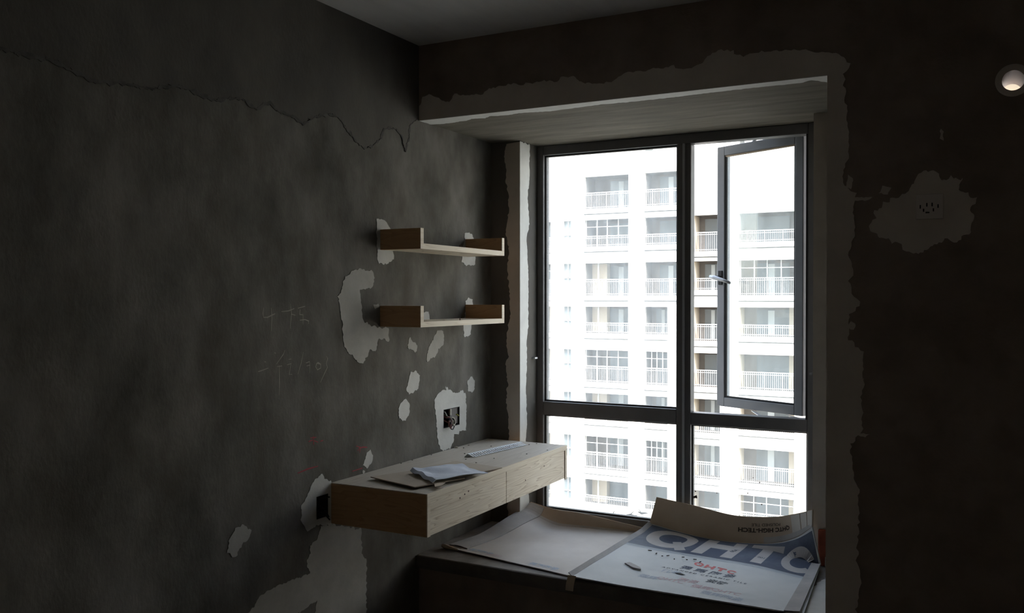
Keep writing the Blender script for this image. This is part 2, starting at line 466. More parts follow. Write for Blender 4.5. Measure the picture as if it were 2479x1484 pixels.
BORDER = [(0.006, 2.403), (0.023, 2.441), (0.057, 2.449), (0.097, 2.433), (0.162, 2.404), (0.188, 2.437), (0.253, 2.425), (0.329, 2.422), (0.36, 2.443), (0.44, 2.445), (0.476, 2.452), (0.524, 2.439), (0.595, 2.444), (0.619, 2.449), (0.677, 2.437), (0.705, 2.452), (0.748, 2.45), (0.779, 2.423), (0.77, 2.424), (0.801, 2.414), (0.871, 2.408), (0.901, 2.41), (0.935, 2.417), (0.983, 2.439), (1.065, 2.438), (1.135, 2.439), (1.167, 2.444), (1.185, 2.426), (1.226, 2.424), (1.28, 2.437), (1.298, 2.461), (1.337, 2.475), (1.394, 2.47), (1.407, 2.449), (1.466, 2.45), (1.55, 2.45), (1.652, 2.441), (1.683, 2.427), (1.742, 2.417), (1.781, 2.396), (1.801, 2.373), (1.797, 2.357), (1.778, 2.339), (1.792, 2.166), (1.798, 2.111), (1.798, 2.043), (1.779, 2.004), (1.783, 1.949), (1.824, 1.92), (1.812, 1.873), (1.818, 1.771), (1.799, 1.717), (1.813, 1.635), (1.797, 1.615), (1.816, 1.561), (1.835, 1.527), (1.803, 1.499), (1.798, 1.409), (1.831, 1.383), (1.85, 1.37), (1.847, 1.268), (1.844, 1.2), (1.844, 1.091), (1.803, 1.047), (1.813, 0.958), (1.836, 0.878), (1.833, 0.755), (1.83, 0.652), (1.84, 0.585), (1.831, 0.458)]
SOCKP = [(2.019, 1.975), (2.043, 1.986), (2.078, 1.977), (2.09, 1.95), (2.154, 1.953), (2.142, 1.915), (2.194, 1.887), (2.177, 1.855), (2.189, 1.823), (2.172, 1.766), (2.137, 1.741), (2.108, 1.755), (2.02, 1.705), (1.984, 1.713), (1.947, 1.747), (1.897, 1.762), (1.866, 1.803), (1.878, 1.849), (1.922, 1.881), (1.977, 1.911), (2.007, 1.942)]
STUB = [(0.09, 2.33), (0.075, 2.268), (0.09, 2.192), (0.083, 2.142), (0.101, 2.078), (0.104, 1.99), (0.083, 1.878), (0.104, 1.814), (0.093, 1.726), (0.101, 1.625), (0.111, 1.474), (0.09, 1.335), (0.104, 1.26), (0.083, 1.221), (0.097, 1.121), (0.087, 1.045), (0.101, 0.919), (0.101, 0.843)]
REVEAL = [(0.765, 2.347), (0.765, 2.188), (0.742, 2.058), (0.765, 1.933), (0.731, 1.854), (0.751, 1.677), (0.751, 1.422), (0.731, 1.321), (0.737, 1.232), (0.723, 1.106), (0.737, 0.913), (0.723, 0.839), (0.76, 0.545), (0.769, 0.438)]
LIP = [(-0.021, 0.035), (-0.005, 0.094), (0.054, 0.108), (0.189, 0.097), (0.23, 0.071), (0.291, 0.088), (0.326, 0.06), (0.412, 0.075), (0.469, 0.06), (0.606, 0.088), (0.851, 0.064), (0.868, 0.069), (0.979, 0.079), (1.039, 0.075), (1.133, 0.078), (1.205, 0.071), (1.32, 0.066), (1.453, 0.061), (1.537, 0.065), (1.62, 0.068), (1.665, 0.043), (1.686, 0.063), (1.709, 0.105)]
CHALK = [[(-0.965, 1.523), (-0.968, 1.501), (-0.965, 1.488), (-0.945, 1.488), (-0.924, 1.495), (-0.907, 1.5)], [(-0.927, 1.521), (-0.924, 1.485), (-0.928, 1.439)], [(-0.876, 1.507), (-0.839, 1.509), (-0.808, 1.517)], [(-0.829, 1.535), (-0.823, 1.501), (-0.831, 1.445)], [(-0.823, 1.497), (-0.802, 1.493)], [(-0.789, 1.518), (-0.749, 1.525)], [(-0.777, 1.514), (-0.779, 1.495), (-0.761, 1.494)], [(-0.761, 1.495), (-0.761, 1.458)], [(-0.779, 1.474), (-0.75, 1.476), (-0.73, 1.47), (-0.732, 1.46)], [(-0.992, 1.301), (-0.978, 1.303), (-0.942, 1.31)], [(-0.962, 1.334), (-0.953, 1.332)], [(-0.913, 1.362), (-0.904, 1.36)], [(-0.858, 1.369), (-0.866, 1.354), (-0.903, 1.32)], [(-0.888, 1.317), (-0.887, 1.265), (-0.888, 1.211)], [(-0.899, 1.312), (-0.873, 1.313)], [(-0.839, 1.334), (-0.824, 1.335)], [(-0.847, 1.315), (-0.824, 1.318)], [(-0.828, 1.315), (-0.836, 1.279), (-0.82, 1.279)], [(-0.76, 1.356), (-0.772, 1.317), (-0.79, 1.276)], [(-0.677, 1.314), (-0.663, 1.305), (-0.663, 1.291), (-0.681, 1.285), (-0.691, 1.298), (-0.685, 1.31), (-0.677, 1.314)], [(-0.746, 1.315), (-0.726, 1.319), (-0.724, 1.306), (-0.742, 1.304)], [(-0.724, 1.306), (-0.726, 1.276)], [(-0.629, 1.334), (-0.622, 1.324), (-0.631, 1.305), (-0.623, 1.291), (-0.64, 1.27), (-0.665, 1.236)]]
RED = [[(-0.722, 1.034), (-0.689, 1.032)], [(-0.705, 1.039), (-0.703, 1.006)], [(-0.731, 1.022), (-0.709, 1.025)], [(-0.7, 1.021), (-0.678, 1.012)], [(-0.665, 1.014), (-0.649, 1.015)], [(-0.447, 0.964), (-0.424, 0.956), (-0.437, 0.943)], [(-0.427, 0.952), (-0.401, 0.953), (-0.375, 0.948)], [(-0.422, 0.959), (-0.424, 0.934)], [(-0.791, 0.915), (-0.736, 0.921), (-0.679, 0.922)], [(-0.472, 0.867), (-0.407, 0.869)]]
CRUMBS = [(0.008, -0.068), (0.015, 0.081), (0.008, 0.297), (0.047, 0.309), (0.129, 0.18), (0.03, 0.384), (0.207, 0.06), (0.289, 0.01), (0.306, 0.137), (0.138, 0.413), (0.275, 0.542), (0.295, 0.582), (0.422, 0.439), (0.385, 0.302), (0.199, -0.159), (-0.087, -0.154)]

# ------------------------------------------------------------------ the room
ZC, ZL, ZS = 2.67, 2.341, 0.42          # ceiling, underside of the beam, window seat
XR, YA, XS, XQ, YW = 1.725, 0.659, 0.1634, 1.572, 0.8856
RX, RY = 3.3, -4.4                      # far room extents (right, rear)

fl = MB().box(-0.2, RX + 0.2, RY - 0.2, 0.2, -0.15, 0.0).build('floor', 'floor')
tag(fl, 'dusty grey screed floor of the unfinished room', 'floor', kind='structure')
ce = MB().box(-0.2, RX + 0.2, RY - 0.2, 0.2, ZC, ZC + 0.2).build('ceiling', 'ceiling')
tag(ce, 'pale grey skim coated ceiling above the dark beam', 'ceiling', kind='structure')

BOX1 = (0.203, 0.347, 0.950, 1.037)
BOX2 = (-0.690, -0.622, 0.722, 0.808)
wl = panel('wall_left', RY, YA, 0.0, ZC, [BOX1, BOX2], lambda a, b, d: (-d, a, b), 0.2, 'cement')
tag(wl, 'rough grey cement wall with putty patches behind desk and shelves', 'wall', kind='structure')
wr = MB().box(RX, RX + 0.2, RY, 0.0, 0, ZC).build('wall_right', 'rear')
tag(wr, 'warm plastered wall on the right beyond the pipe hole', 'wall', kind='structure')
we = MB().box(0, RX, RY - 0.2, RY, 0, ZC).build('wall_rear', 'rear')
tag(we, 'warm plastered wall at the rear of the room', 'wall', kind='structure')

# wall with the bay: beam over, piece under the seat, pier to the right (holds the pipe hole)
HX, HZ, HR = 2.297, 2.257, 0.033
wb = panel('wall_back', 0.0, RX, 0.0, ZC, [(0.0, XR, ZS - 0.06, ZL + 0.02), (HX - 0.06, HX + 0.06, HZ - 0.06, HZ + 0.06)],
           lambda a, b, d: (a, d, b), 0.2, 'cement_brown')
tag(wb, 'dark brown cement wall with beam around the window bay', 'wall', kind='structure')
# ring that closes the square cut-out down to the round hole
rv, rf = [], []
n = 32
for d in (0.0, 0.2):
    for k in range(n):
        t = 2 * math.pi * k / n
        c, s_ = math.cos(t), math.sin(t)
        m = max(abs(c), abs(s_))
        rv.append((HX + 0.06 * c / m, d, HZ + 0.06 * s_ / m))
    for k in range(n):
        t = 2 * math.pi * k / n
        rv.append((HX + 0.036 * math.cos(t), d, HZ + 0.036 * math.sin(t)))
for d in (0, 1):
    for k in range(n):
        k2 = (k + 1) % n
        rf.append((d * 2 * n + k, d * 2 * n + k2, d * 2 * n + n + k2, d * 2 * n + n + k))
for k in range(n):
    k2 = (k + 1) % n
    rf.append((n + k, n + k2, 3 * n + k2, 3 * n + k))
raw('hole_surround', rv, rf, 'cement_brown', wb)

# bay: ceiling, returns beside the window, seat
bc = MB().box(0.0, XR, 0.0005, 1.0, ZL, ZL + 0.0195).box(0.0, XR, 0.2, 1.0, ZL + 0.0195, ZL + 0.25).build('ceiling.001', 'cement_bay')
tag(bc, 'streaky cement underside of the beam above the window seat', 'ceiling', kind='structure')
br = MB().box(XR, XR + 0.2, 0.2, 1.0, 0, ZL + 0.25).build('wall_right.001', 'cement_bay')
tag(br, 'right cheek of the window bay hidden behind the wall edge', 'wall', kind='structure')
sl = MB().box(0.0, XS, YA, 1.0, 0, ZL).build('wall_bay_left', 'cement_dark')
tag(sl, 'narrow cement return on the left of the window', 'wall', kind='structure')
sr = MB().box(XQ, XR, YA, 1.0, 0, ZL).build('wall_bay_right', 'putty_warm')
tag(sr, 'narrow plastered return on the right of the window', 'wall', kind='structure')
ws = MB().box(0.0, XR, -0.025, YA, ZS - 0.055, ZS).box(XS, XQ, YA, 0.93, ZS - 0.055, ZS).build('window_seat', 'sill', bevel=0.006)
tag(ws, 'grimy cement window seat slab under the cardboard', 'window seat', kind='structure')
MB().box(XS, XQ, 0.84, 0.86, ZS, ZS + 0.006).build('grout_line', 'putty_thin', ws)
MB().box(0.0, XR, -0.0275, -0.025, ZS - 0.055, ZS - 0.003).build('front_shade', 'sill_front', ws)  # dark strip: shade on the front of the seat put into its colour
relief('putty_patch', [ragged([(1.60, 0.0), (1.62, 0.28), (1.66, 0.52), (1.715, 0.56), (1.715, -0.015), (1.58, -0.015)], 77, 0.006)], lambda a, b, h: (a, b, ZS + h), 0.002, 'putty', ws)
wu = MB().box(XS, XQ, 0.80, 1.0, 0.0, ZS - 0.055).build('wall_below_window', 'cement_dark')
tag(wu, 'cement wall below the window seat slab', 'wall', kind='structure')

near = lambda a, b: abs(a - b) < 1e-4
# putty: every patch is its own thin raised piece
hole1 = [(BOX1[0], BOX1[2]), (BOX1[1], BOX1[2]), (BOX1[1], BOX1[3]), (BOX1[0], BOX1[3])]
hole2 = [(BOX2[0], BOX2[2]), (BOX2[1], BOX2[2]), (BOX2[1], BOX2[3]), (BOX2[0], BOX2[3])]
for i, p in enumerate(PUTTY_LEFT):
    loops = [ragged(p, i + 1, 0.0055 if i not in (3, 4) else 0.002)]
    if i == 11: loops.append(hole1)
    if i == 13: loops.append(hole2)
    relief('putty_patch', loops, WL, 0.0018, 'putty_thin' if i in (0, 3, 6, 7, 14, 15) else 'putty', wl)
# small spatters of putty around the socket box
random.seed(4)
for (a, b) in ((0.225, 1.137), (0.235, 1.131), (0.215, 1.122), (0.148, 1.03), (0.153, 1.018), (-0.40, 0.852), (-0.425, 1.50)):
    r = random.uniform(0.004, 0.010)
    relief('putty_spatter', [[(a + r * random.uniform(.6, 1.2) * math.cos(t), b + r * random.uniform(.6, 1.3) * math.sin(t)) for t in [k * 0.785 for k in range(8)]]], WL, 0.0015, 'putty', wl)
# older skim coat over the upper part of the left wall, ending in a ragged trowel line
edge = TIDE
up = ragged(edge + [(0.0, ZL), (0.0, ZC), (edge[0][0], ZC)], 31, 0.007, 0.012, keep=lambda a, b: a.y > 2.45 and b.y > 2.45 or (a.x > -0.001 and b.x > -0.001))
relief('skim_coat', [up], WL, 0.0025, 'cement_dark', wl)
for k in range(0, len(edge) - 1):
    rr = ragged(stroke([edge[k], edge[k + 1]], 0.011 if k % 5 else 0.006, k), 40 + k, 0.006, 0.010)
    relief('trowel_ridge', [rr], WL, 0.0034, 'ridge', wl)
# chalk and crayon marks
for i, s_ in enumerate(CHALK):
    relief('chalk_stroke', [stroke(s_, 0.0028, i)], WL, 0.0006, 'chalk', wl)
for i, s_ in enumerate(RED):
    relief('crayon_stroke', [stroke(s_, 0.0042, i)], WL, 0.0006, 'chalk_red', wl)

# skim coat border around the bay on the back wall
bor = [p for p in BORDER]
inner = [(bor[-1][0], 0.10), (XR, 0.10), (XR, ZL), (0.004, ZL)]
outer = [(max(0.004, p[0]), p[1]) for p in bor]
relief('skim_border', [ragged(outer + inner, 51, 0.006, 0.010, keep=lambda a, b: near(b.y, 0.10) or near(a.y, 0.10) or near(a.y, ZL))], WB, 0.002, 'putty_warm', wb)
relief('putty_patch', [ragged(SOCKP, 52, 0.008)], WB, 0.0018, 'putty_warm', wb)
random.seed(8)
for (a, b, w, h) in ((1.79, 2.12, .006, .02), (1.80, 1.96, .010, .026), (1.80, 1.55, .008, .03), (1.81, 1.46, .01, .015), (1.84, 1.90, .035, .006), (1.915, 1.925, .02, .016), (1.83, 1.27, .02, .012), (1.84, 1.08, .03, .008), (2.09, 2.10, .006, .02)):
    relief('putty_smear', [ragged([(a - w, b - h * .6), (a + w * .5, b - h), (a + w, b + h * .5), (a - w * .4, b + h)], 60 + b, 0.004)], WB, 0.0015, 'putty_warm', wb)
# plaster strip on the left return (room side), white strip on its window side
st = [(p[0], p[1]) for p in STUB] + [(0.10, 0.60), (0.095, 0.425), (XS, 0.425), (XS, 2.335)]
relief('skim_strip', [ragged(st, 71, 0.005, 0.009, keep=lambda a, b: near(a.x, XS) or near(b.x, XS))], lambda a, b, h: (a, YA - h, b), 0.002, 'putty_warm', sl)
rvl = [(p[0], min(p[1], 2.338)) for p in REVEAL] + [(YA, 0.430), (YA, 2.338)]
relief('corner_putty', [ragged(rvl, 72, 0.004, 0.009, keep=lambda a, b: near(a.x, YA) and near(b.x, YA))], lambda a, b, h: (XS + h, a, b), 0.002, 'putty_white', sl)
lp = [(max(0.003, p[0]), p[1]) for p in LIP] + [(XR, 0.10), (XR, 0.0), (0.003, 0.0)]
relief('lip_putty', [ragged(lp, 73, 0.004, 0.009, keep=lambda a, b: near(a.y, 0.0) or near(b.y, 0.0))], lambda a, b, h: (a, b, ZL - h), 0.002, 'putty_white', wb)
MB().box(XS, XS + 0.018, 0.795, 0.825, 1.243, 1.251).build('fixing_lug', 'handle', sl)
MB().box(XQ - 0.012, XQ, 0.64, 0.659, 1.228, 1.236).build('fixing_lug', 'handle', sr)

# ------------------------------------------------------------------ window
win = empty('window_1', (0.87, YW, ZS))
tag(win, 'dark aluminium window of four lights with casement pushed open', 'window', kind='structure')
FY0, FY1 = 0.852, 0.915
Z0, Z1 = ZS + 0.006, ZL
def framebar(name, x0, x1, z0, z1, y0=FY0, y1=FY1, mat='alu', parent=win, bev=0.004):
    return MB().box(x0, x1, y0, y1, z0, z1).build(name, mat, parent, bevel=bev)
framebar('frame_jamb', XS, 0.200, Z0, Z1)
framebar('frame_jamb', 1.5165, XQ, Z0, Z1)
framebar('frame_head', 0.200, 1.5165, 2.2914, Z1)
framebar('frame_bottom', 0.200, 1.5165, Z0, ZS + 0.045)
mu = framebar('mullion', 0.910, 0.981, Z0 + 0.039, 2.2914)
MB().box(0.943, 0.952, FY0 - 0.012, FY0, ZS + 0.045, 2.2914).build('cover_strip', 'handle', mu)  # lighter grey paints in the highlight along the mullion ridge
MB().box(1.5085, 1.5165, FY0 + 0.002, FY1 - 0.002, 1.009, 2.2914).build('jamb_shade', 'seal', win)  # dark strip added over the lit jamb face to stand for the gap's shade
framebar('transom', 0.200, 0.910, 0.951, 1.0207)
framebar('transom', 0.981, 1.5165, 0.951, 1.009)
for (x0, x1, z0, z1, mt) in ((0.200, 0.910, 1.0207, 2.2914, 'glass'), (0.200, 0.910, ZS + 0.045, 0.951, 'glass_low'), (0.981, 1.5165, ZS + 0.045, 0.951, 'glass_low')):
    g = raw('pane', [(x0, YW, z0), (x1, YW, z0), (x1, YW, z1), (x0, YW, z1)], [(0, 1, 2, 3)], mt, win)
    b = 0.007
    sb = MB()
    sb.box(x0, x1, YW - 0.012, YW + 0.012, z0, z0 + b).box(x0, x1, YW - 0.012, YW + 0.012, z1 - b, z1)
    sb.box(x0, x0 + b, YW - 0.012, YW + 0.012, z0, z1).box(x1 - b, x1, YW - 0.012, YW + 0.012, z0, z1)
    sb.build('glazing_bead', 'seal', g)
# casement, hinged on the right and pushed outwards
H0, H1 = Vector((1.484, 0.925)), Vector((1.0265, 1.152))
dv = (H1 - H0)
SL = dv.length
ex = dv.normalized()
ey = Vector((ex.y, -ex.x))              # towards outdoors
if ey.y < 0: ey = -ey
SZ0, SZ1 = 1.013, 2.312
def sash_pt(a, d, z):
    q = H0 + ex * a + ey * d
    return (q.x, q.y, z)
def sash_box(a0, a1, d0, d1, z0, z1):
    v = [sash_pt(a, d, z) for a in (a0, a1) for d in (d0, d1) for z in (z0, z1)]
    return v, [(0, 1, 3, 2), (4, 6, 7, 5), (0, 4, 5, 1), (2, 3, 7, 6), (0, 2, 6, 4), (1, 5, 7, 3)]
sash = raw('sash', *sash_box(0.046, SL - 0.046, 0.018, 0.024, SZ0 + 0.046, SZ1 - 0.046), 'glass_sash', win)
sash['label'] = 'open casement with dusty glass'
def sash_part(name, a0, a1, d0, d1, z0, z1, mat='alu_sash'):
    v, f = sash_box(a0, a1, d0, d1, z0, z1)
    o = raw(name, v, f, mat, sash)
    md = o.modifiers.new('bevel', 'BEVEL'); md.width = 0.003; md.segments = 2
    return o
sash_part('stile', 0.0, 0.046, 0, 0.045, SZ0, SZ1)
sash_part('stile', SL - 0.046, SL, 0, 0.045, SZ0, SZ1)
sash_part('rail', 0.046, SL - 0.046, 0, 0.045, SZ0, SZ0 + 0.046)
sash_part('rail', 0.046, SL - 0.046, 0, 0.045, SZ1 - 0.046, SZ1)
for (a0, a1, z0, z1) in ((0.046, 0.054, SZ0 + .046, SZ1 - .046), (SL - .054, SL - .046, SZ0 + .046, SZ1 - .046), (0.046, SL - .046, SZ0 + .046, SZ0 + .054), (0.046, SL - .046, SZ1 - .054, SZ1 - .046)):
    sash_part('glazing_bead', a0, a1, 0.004, 0.018, z0, z1, 'card_kraft' if z0 > 2 else 'seal')
# handle
hz = 1.657
hb = MB()
p0 = Vector(sash_pt(SL - 0.024, 0.0, hz)); nn = -Vector((ey.x, ey.y, 0)); xx = Vector((-ex.x, -ex.y, 0))
hb.bar(p0 + Vector((0, 0, .035)), p0 - Vector((0, 0, .035)), 0.026, 0.012, up=nn)
hb.bar(p0, p0 + nn * 0.045, 0.018, 0.018)
o = hb.build('handle_base', 'seal', sash, bevel=0.002)
hl = MB()
q0 = p0 + nn * 0.045
hl.tube([q0 - xx * 0.03 + Vector((0, 0, .006)), q0, q0 + xx * 0.05 - Vector((0, 0, .012)), q0 + xx * 0.10 - Vector((0, 0, .028))], [0.008, 0.011, 0.009, 0.007])
hl.build('handle_lever', 'handle', sash, smooth=True)
# friction stays top and bottom
for z in (SZ0 - 0.006, SZ1 + 0.004):
    MB().bar((1.30, 0.90, z), sash_pt(0.30, 0.02, z), 0.016, 0.003).bar((1.47, 0.90, z), sash_pt(0.10, 0.02, z), 0.016, 0.003).build('friction_stay', 'handle', win)
# specks of dirt on the lower glass
random.seed(3)
for (x, z, s_) in ((0.998, 0.602, .010), (0.996, 0.628, .004), (0.99, 0.60, .006), (1.10, .63, .003), (1.30, .70, .003), (1.245, .645, .004), (1.31, .60, .004), (1.27, .72, .003)):
    relief('dirt_speck', [[(x + s_ * random.uniform(.5, 1.2) * math.cos(t), z + s_ * random.uniform(.5, 1.2) * math.sin(t)) for t in [k * 1.05 for k in range(6)]]], lambda a, b, h: (a, YW - h, b), 0.002, 'twig', win)

# ------------------------------------------------------------------ floating desk with two drawers
DX, D0, D1, DT, DB = 0.442, -0.604, 0.617, 0.8462, 0.6893
desk = empty('floating_desk', (0.0, (D0 + D1) / 2, DB))
tag(desk, 'wall mounted pale wood desk with two drawers over the window seat', 'desk')
MB().box(0.002, DX - 0.004, D0, D1, DT - 0.003, DT).box(0.002, DX - 0.004, D0 + 0.02, D1 - 0.02, DT - 0.022, DT - 0.003).build('desktop', 'wood_top', desk)
MB().box(DX - 0.004, DX, D0, D1, DT - 0.022, DT).build('edge_strip', 'wood_edge', desk)
for (y0, y1) in ((D0, D0 + 0.02), (D1 - 0.02, D1)):
    sp = MB().box(0.002, DX - 0.004, y0, y1, DB, DT - 0.003).build('side_panel', 'wood_side', desk)
    MB().box(DX - 0.004, DX, y0, y1, DB - (0.006 if y0 > 0 else 0), DT - 0.022).build('edge_strip', 'wood_edge', sp)
MB().box(0.002, DX - 0.03, D0 + 0.02, D1 - 0.02, DB, DB + 0.012).build('bottom_panel', 'wood_side', desk)
MB().box(0.002, 0.014, D0 + 0.02, D1 - 0.02, DB + 0.012, DT - 0.022).build('back_panel', 'wood_side', desk)
YM = 0.004
for k, (y0, y1) in enumerate(((D0 + 0.021, YM - 0.0015), (YM + 0.0015, D1 - 0.024))):
    dr = MB().box(DX - 0.022, DX - 0.003, y0, y1, DB + 0.001, DT - 0.0235).build('drawer_front', 'wood', desk, bevel=0.0012)
    for (fy, fz) in (((0.36, 0.62), (0.42, 0.67), (0.47, 0.71)), ((0.30, 0.42), (0.62, 0.62)))[k]:
        yy, zz = y0 + fy * (y1 - y0), DB + fz * (DT - DB)
        MB().box(DX - 0.0035, DX - 0.0026, yy - 0.004, yy + 0.004, zz - 0.003, zz + 0.003).build('knot', 'knot', dr)

# ------------------------------------------------------------------ two wall shelves, shallow trays open at the top
def wall_shelf(z0, z1, label):
    e = empty('wall_shelf', (0.0, 0.07, z0))
    tag(e, label, 'shelf', 'tray shaped wall shelves')
    SX, Y0, Y1, t = 0.202, -0.286, 0.4257, 0.022
    b = MB().box(0.0, SX - 0.003, Y0 + t, Y1 - t, z0, z0 + t).build('shelf_board', 'wood', e)
    MB().box(SX - 0.003, SX, Y0 + t, Y1 - t, z0, z0 + t).build('edge_strip', 'wood_edge', b)
    for y0 in (Y0, Y1 - t):
        p = MB().box(0.0, SX - 0.003, y0, y0 + t, z0, z1).build('end_board', 'wood_side', e)
        MB().box(SX - 0.003, SX, y0, y0 + t, z0, z1).build('edge_strip', 'wood_edge', p)
    for q in (0,):
        MB().tube([(SX - 0.004, 0.025, z0 + t - 0.006), (SX - 0.004, 0.026, z0 + t + 0.009), (SX - 0.001, 0.034, z0 + t + 0.012)], 0.0022, 6).build('nail', 'knot', e)
    return e
wall_shelf(1.7555, 1.8395, 'upper wooden tray shelf on the cement wall')
wall_shelf(1.4366, 1.5233, 'lower wooden tray shelf beside the hooked putty patch')

# ------------------------------------------------------------------ electrical boxes in the left wall
def elec_box(bx, label, plate):
    a0, a1, b0, b1 = bx
    e = empty('junction_box', (-0.05, (a0 + a1) / 2, b0))
    tag(e, label, 'junction box')
    m = MB()
    m.box(-0.05, -0.047, a0, a1, b0, b1).box(-0.047, 0.001, a0, a0 + 0.003, b0, b1).box(-0.047, 0.001, a1 - 0.003, a1, b0, b1)
    m.box(-0.047, 0.001, a0 + 0.003, a1 - 0.003, b0, b0 + 0.003).box(-0.047, 0.001, a0 + 0.003, a1 - 0.003, b1 - 0.003, b1)
    m.build('back_box', 'box_dark', e)
    if plate:
        MB().box(-0.012, -0.006, (a0 + a1) / 2 - 0.002, a1 - 0.003, b0 + 0.008, b1 - 0.003).build('cover_plate', 'box_plate', e)
        MB().box(-0.006, 0.002, a0 + 0.060, a0 + 0.068, b1 - 0.032, b1 - 0.003).build('fixing_post', 'wire_white', e)
    return e
e1 = elec_box(BOX1, 'open double junction box with loose wires above the desk', True)
random.seed(2)
cy, cz = 0.235, 0.985
for k, (mt, r0, yy, zz) in enumerate((('wire_red', 0.020, 0.240, 0.985), ('wire_black', 0.024, 0.255, 0.975), ('wire_white', 0.016, 0.262, 0.985), ('wire_red', 0.013, 0.228, 0.972))):
    pts = [(-0.04, yy - 0.02, zz + 0.03)]
    for j in range(9):
        t = 2.2 - j * 0.72
        pts.append((0.004 + 0.004 * k + 0.002 * j, yy + r0 * math.cos(t), zz - 0.008 + 1.15 * r0 * math.sin(t)))
    MB().tube(pts, 0.0030, 6).build('wire', mt, e1, smooth=True)
MB().tube([(-0.03, 0.325, 1.005), (0.0, 0.328, 1.000), (0.006, 0.332, 0.994)], 0.003, 6).build('wire', 'wire_yellow', e1)
MB().tube([(-0.03, 0.222, 1.03), (-0.005, 0.226, 1.022), (0.004, 0.228, 1.005)], 0.004, 6).build('wire', 'wire_white', e1)
e2 = elec_box(BOX2, 'dark junction box with wires beside the end of the desk', False)
for (a, b, c, d) in ((0.01, 0.06, 0.04, 0.02), (0.03, 0.05, 0.055, 0.0), (0.02, 0.03, 0.06, -0.012), (0.05, 0.06, 0.06, 0.075)):
    MB().tube([(-0.04, BOX2[0] + a, BOX2[2] + b), (0.004, BOX2[0] + (a + c) / 2, BOX2[2] + (b + d) / 2 + 0.008), (0.016, BOX2[0] + c, BOX2[2] + d)], 0.003, 6).build('wire', 'wire_black', e2, smooth=True)

# ------------------------------------------------------------------ socket and pipe sleeve on the right of the back wall
so = empty('wall_socket', (2.054, -0.001, 1.862))
tag(so, 'wall socket plate set in a putty patch right of the window', 'socket')
pl = MB().box(2.012, 2.096, -0.010, -0.0018, 1.820, 1.904).build('socket_plate', 'sock', so, bevel=0.002)
for (x, z, w, h) in ((2.026, 1.862, .002, .006), (2.036, 1.850, .002, .005), (2.046, 1.868, .002, .006), (2.062, 1.868, .002, .006), (2.048, 1.842, .006, .002), (2.066, 1.850, .002, .005), (2.080, 1.862, .002, .006)):
    MB().box(x - w, x + w, -0.0108, -0.0095, z - h, z + h).build('slot', 'slot', so)

ps = empty('pipe_sleeve', (HX, 0.0, HZ))
tag(ps, 'round plastic pipe sleeve letting daylight through the right wall', 'pipe sleeve')
v, f = [], []
n = 40
prof = [(0.046, -0.004), (0.046, 0.0), (0.0355, 0.0), (0.0355, 0.21), (0.0325, 0.21), (0.0325, -0.004)]
for (r, d) in prof:
    for k in range(n):
        t = 2 * math.pi * k / n
        v.append((HX + r * math.cos(t), d, HZ + r * math.sin(t) - 0.0 * d))
for i in range(len(prof)):
    for k in range(n):
        k2 = (k + 1) % n
        j = (i + 1) % len(prof)
        f.append((i * n + k, i * n + k2, j * n + k2, j * n + k))
raw('sleeve_tube', v, f, 'pipe', ps, smooth=False)
v = [(HX + r * math.cos(2 * math.pi * k / n), -0.006, HZ + r * math.sin(2 * math.pi * k / n)) for r in (0.034, 0.052) for k in range(n)]
v += [(a, -0.001, c) for a, b, c in v]
f = []
for k in range(n):
    k2 = (k + 1) % n
    f += [(k, k2, n + k2, n + k), (n + k, n + k2, 3 * n + k2, 3 * n + k), (2 * n + k, 2 * n + k2, k2, k)]
raw('mortar_ring', v, f, 'putty_warm', ps)
tag(MB().box(2.05, 3.2, 0.2, 3.2, 2.80, 2.9).build('added_slab', 'ext_beige'), 'added beige slab glimpsed through the pipe sleeve', 'added_slab', kind='structure')  # made-up slab outside, placed to show lit beige through the sleeve

# ------------------------------------------------------------------ cardboard on the window seat
def sheet(name, fn, nu, nv, thick, mats, parent, u0=0.0, u1=1.0, v0=0.0, v1=1.0, smooth=True):
    """curved sheet with thickness from fn(u, v) -> point (top face)"""
    P = [[Vector(fn(u0 + (u1 - u0) * i / nu, v0 + (v1 - v0) * j / nv)) for j in range(nv + 1)] for i in range(nu + 1)]
    top, bot = [], []
    for i in range(nu + 1):
        for j in range(nv + 1):
            du = P[min(i + 1, nu)][j] - P[max(i - 1, 0)][j]
            dv_ = P[i][min(j + 1, nv)] - P[i][max(j - 1, 0)]
            nrm = du.cross(dv_).normalized()
            top.append(tuple(P[i][j]))
            bot.append(tuple(P[i][j] - nrm * thick))
    K = len(top)
    ix = lambda i, j: i * (nv + 1) + j
    f = []
    for i in range(nu):
        for j in range(nv):
            f.append((ix(i, j), ix(i + 1, j), ix(i + 1, j + 1), ix(i, j + 1)))
            f.append((K + ix(i, j), K + ix(i, j + 1), K + ix(i + 1, j + 1), K + ix(i + 1, j)))
    for i in range(nu):
        f.append((ix(i, 0), K + ix(i, 0), K + ix(i + 1, 0), ix(i + 1, 0)))
        f.append((ix(i, nv), ix(i + 1, nv), K + ix(i + 1, nv), K + ix(i, nv)))
    for j in range(nv):
        f.append((ix(0, j), ix(0, j + 1), K + ix(0, j + 1), K + ix(0, j)))
        f.append((ix(nu, j), K + ix(nu, j), K + ix(nu, j + 1), ix(nu, j + 1)))
    return raw(name, top + bot, f, mats, parent, smooth=False)

def sstep(a, b, x):
    t = max(0.0, min(1.0, (x - a) / (b - a)))
    return t * t * (3 - 2 * t)

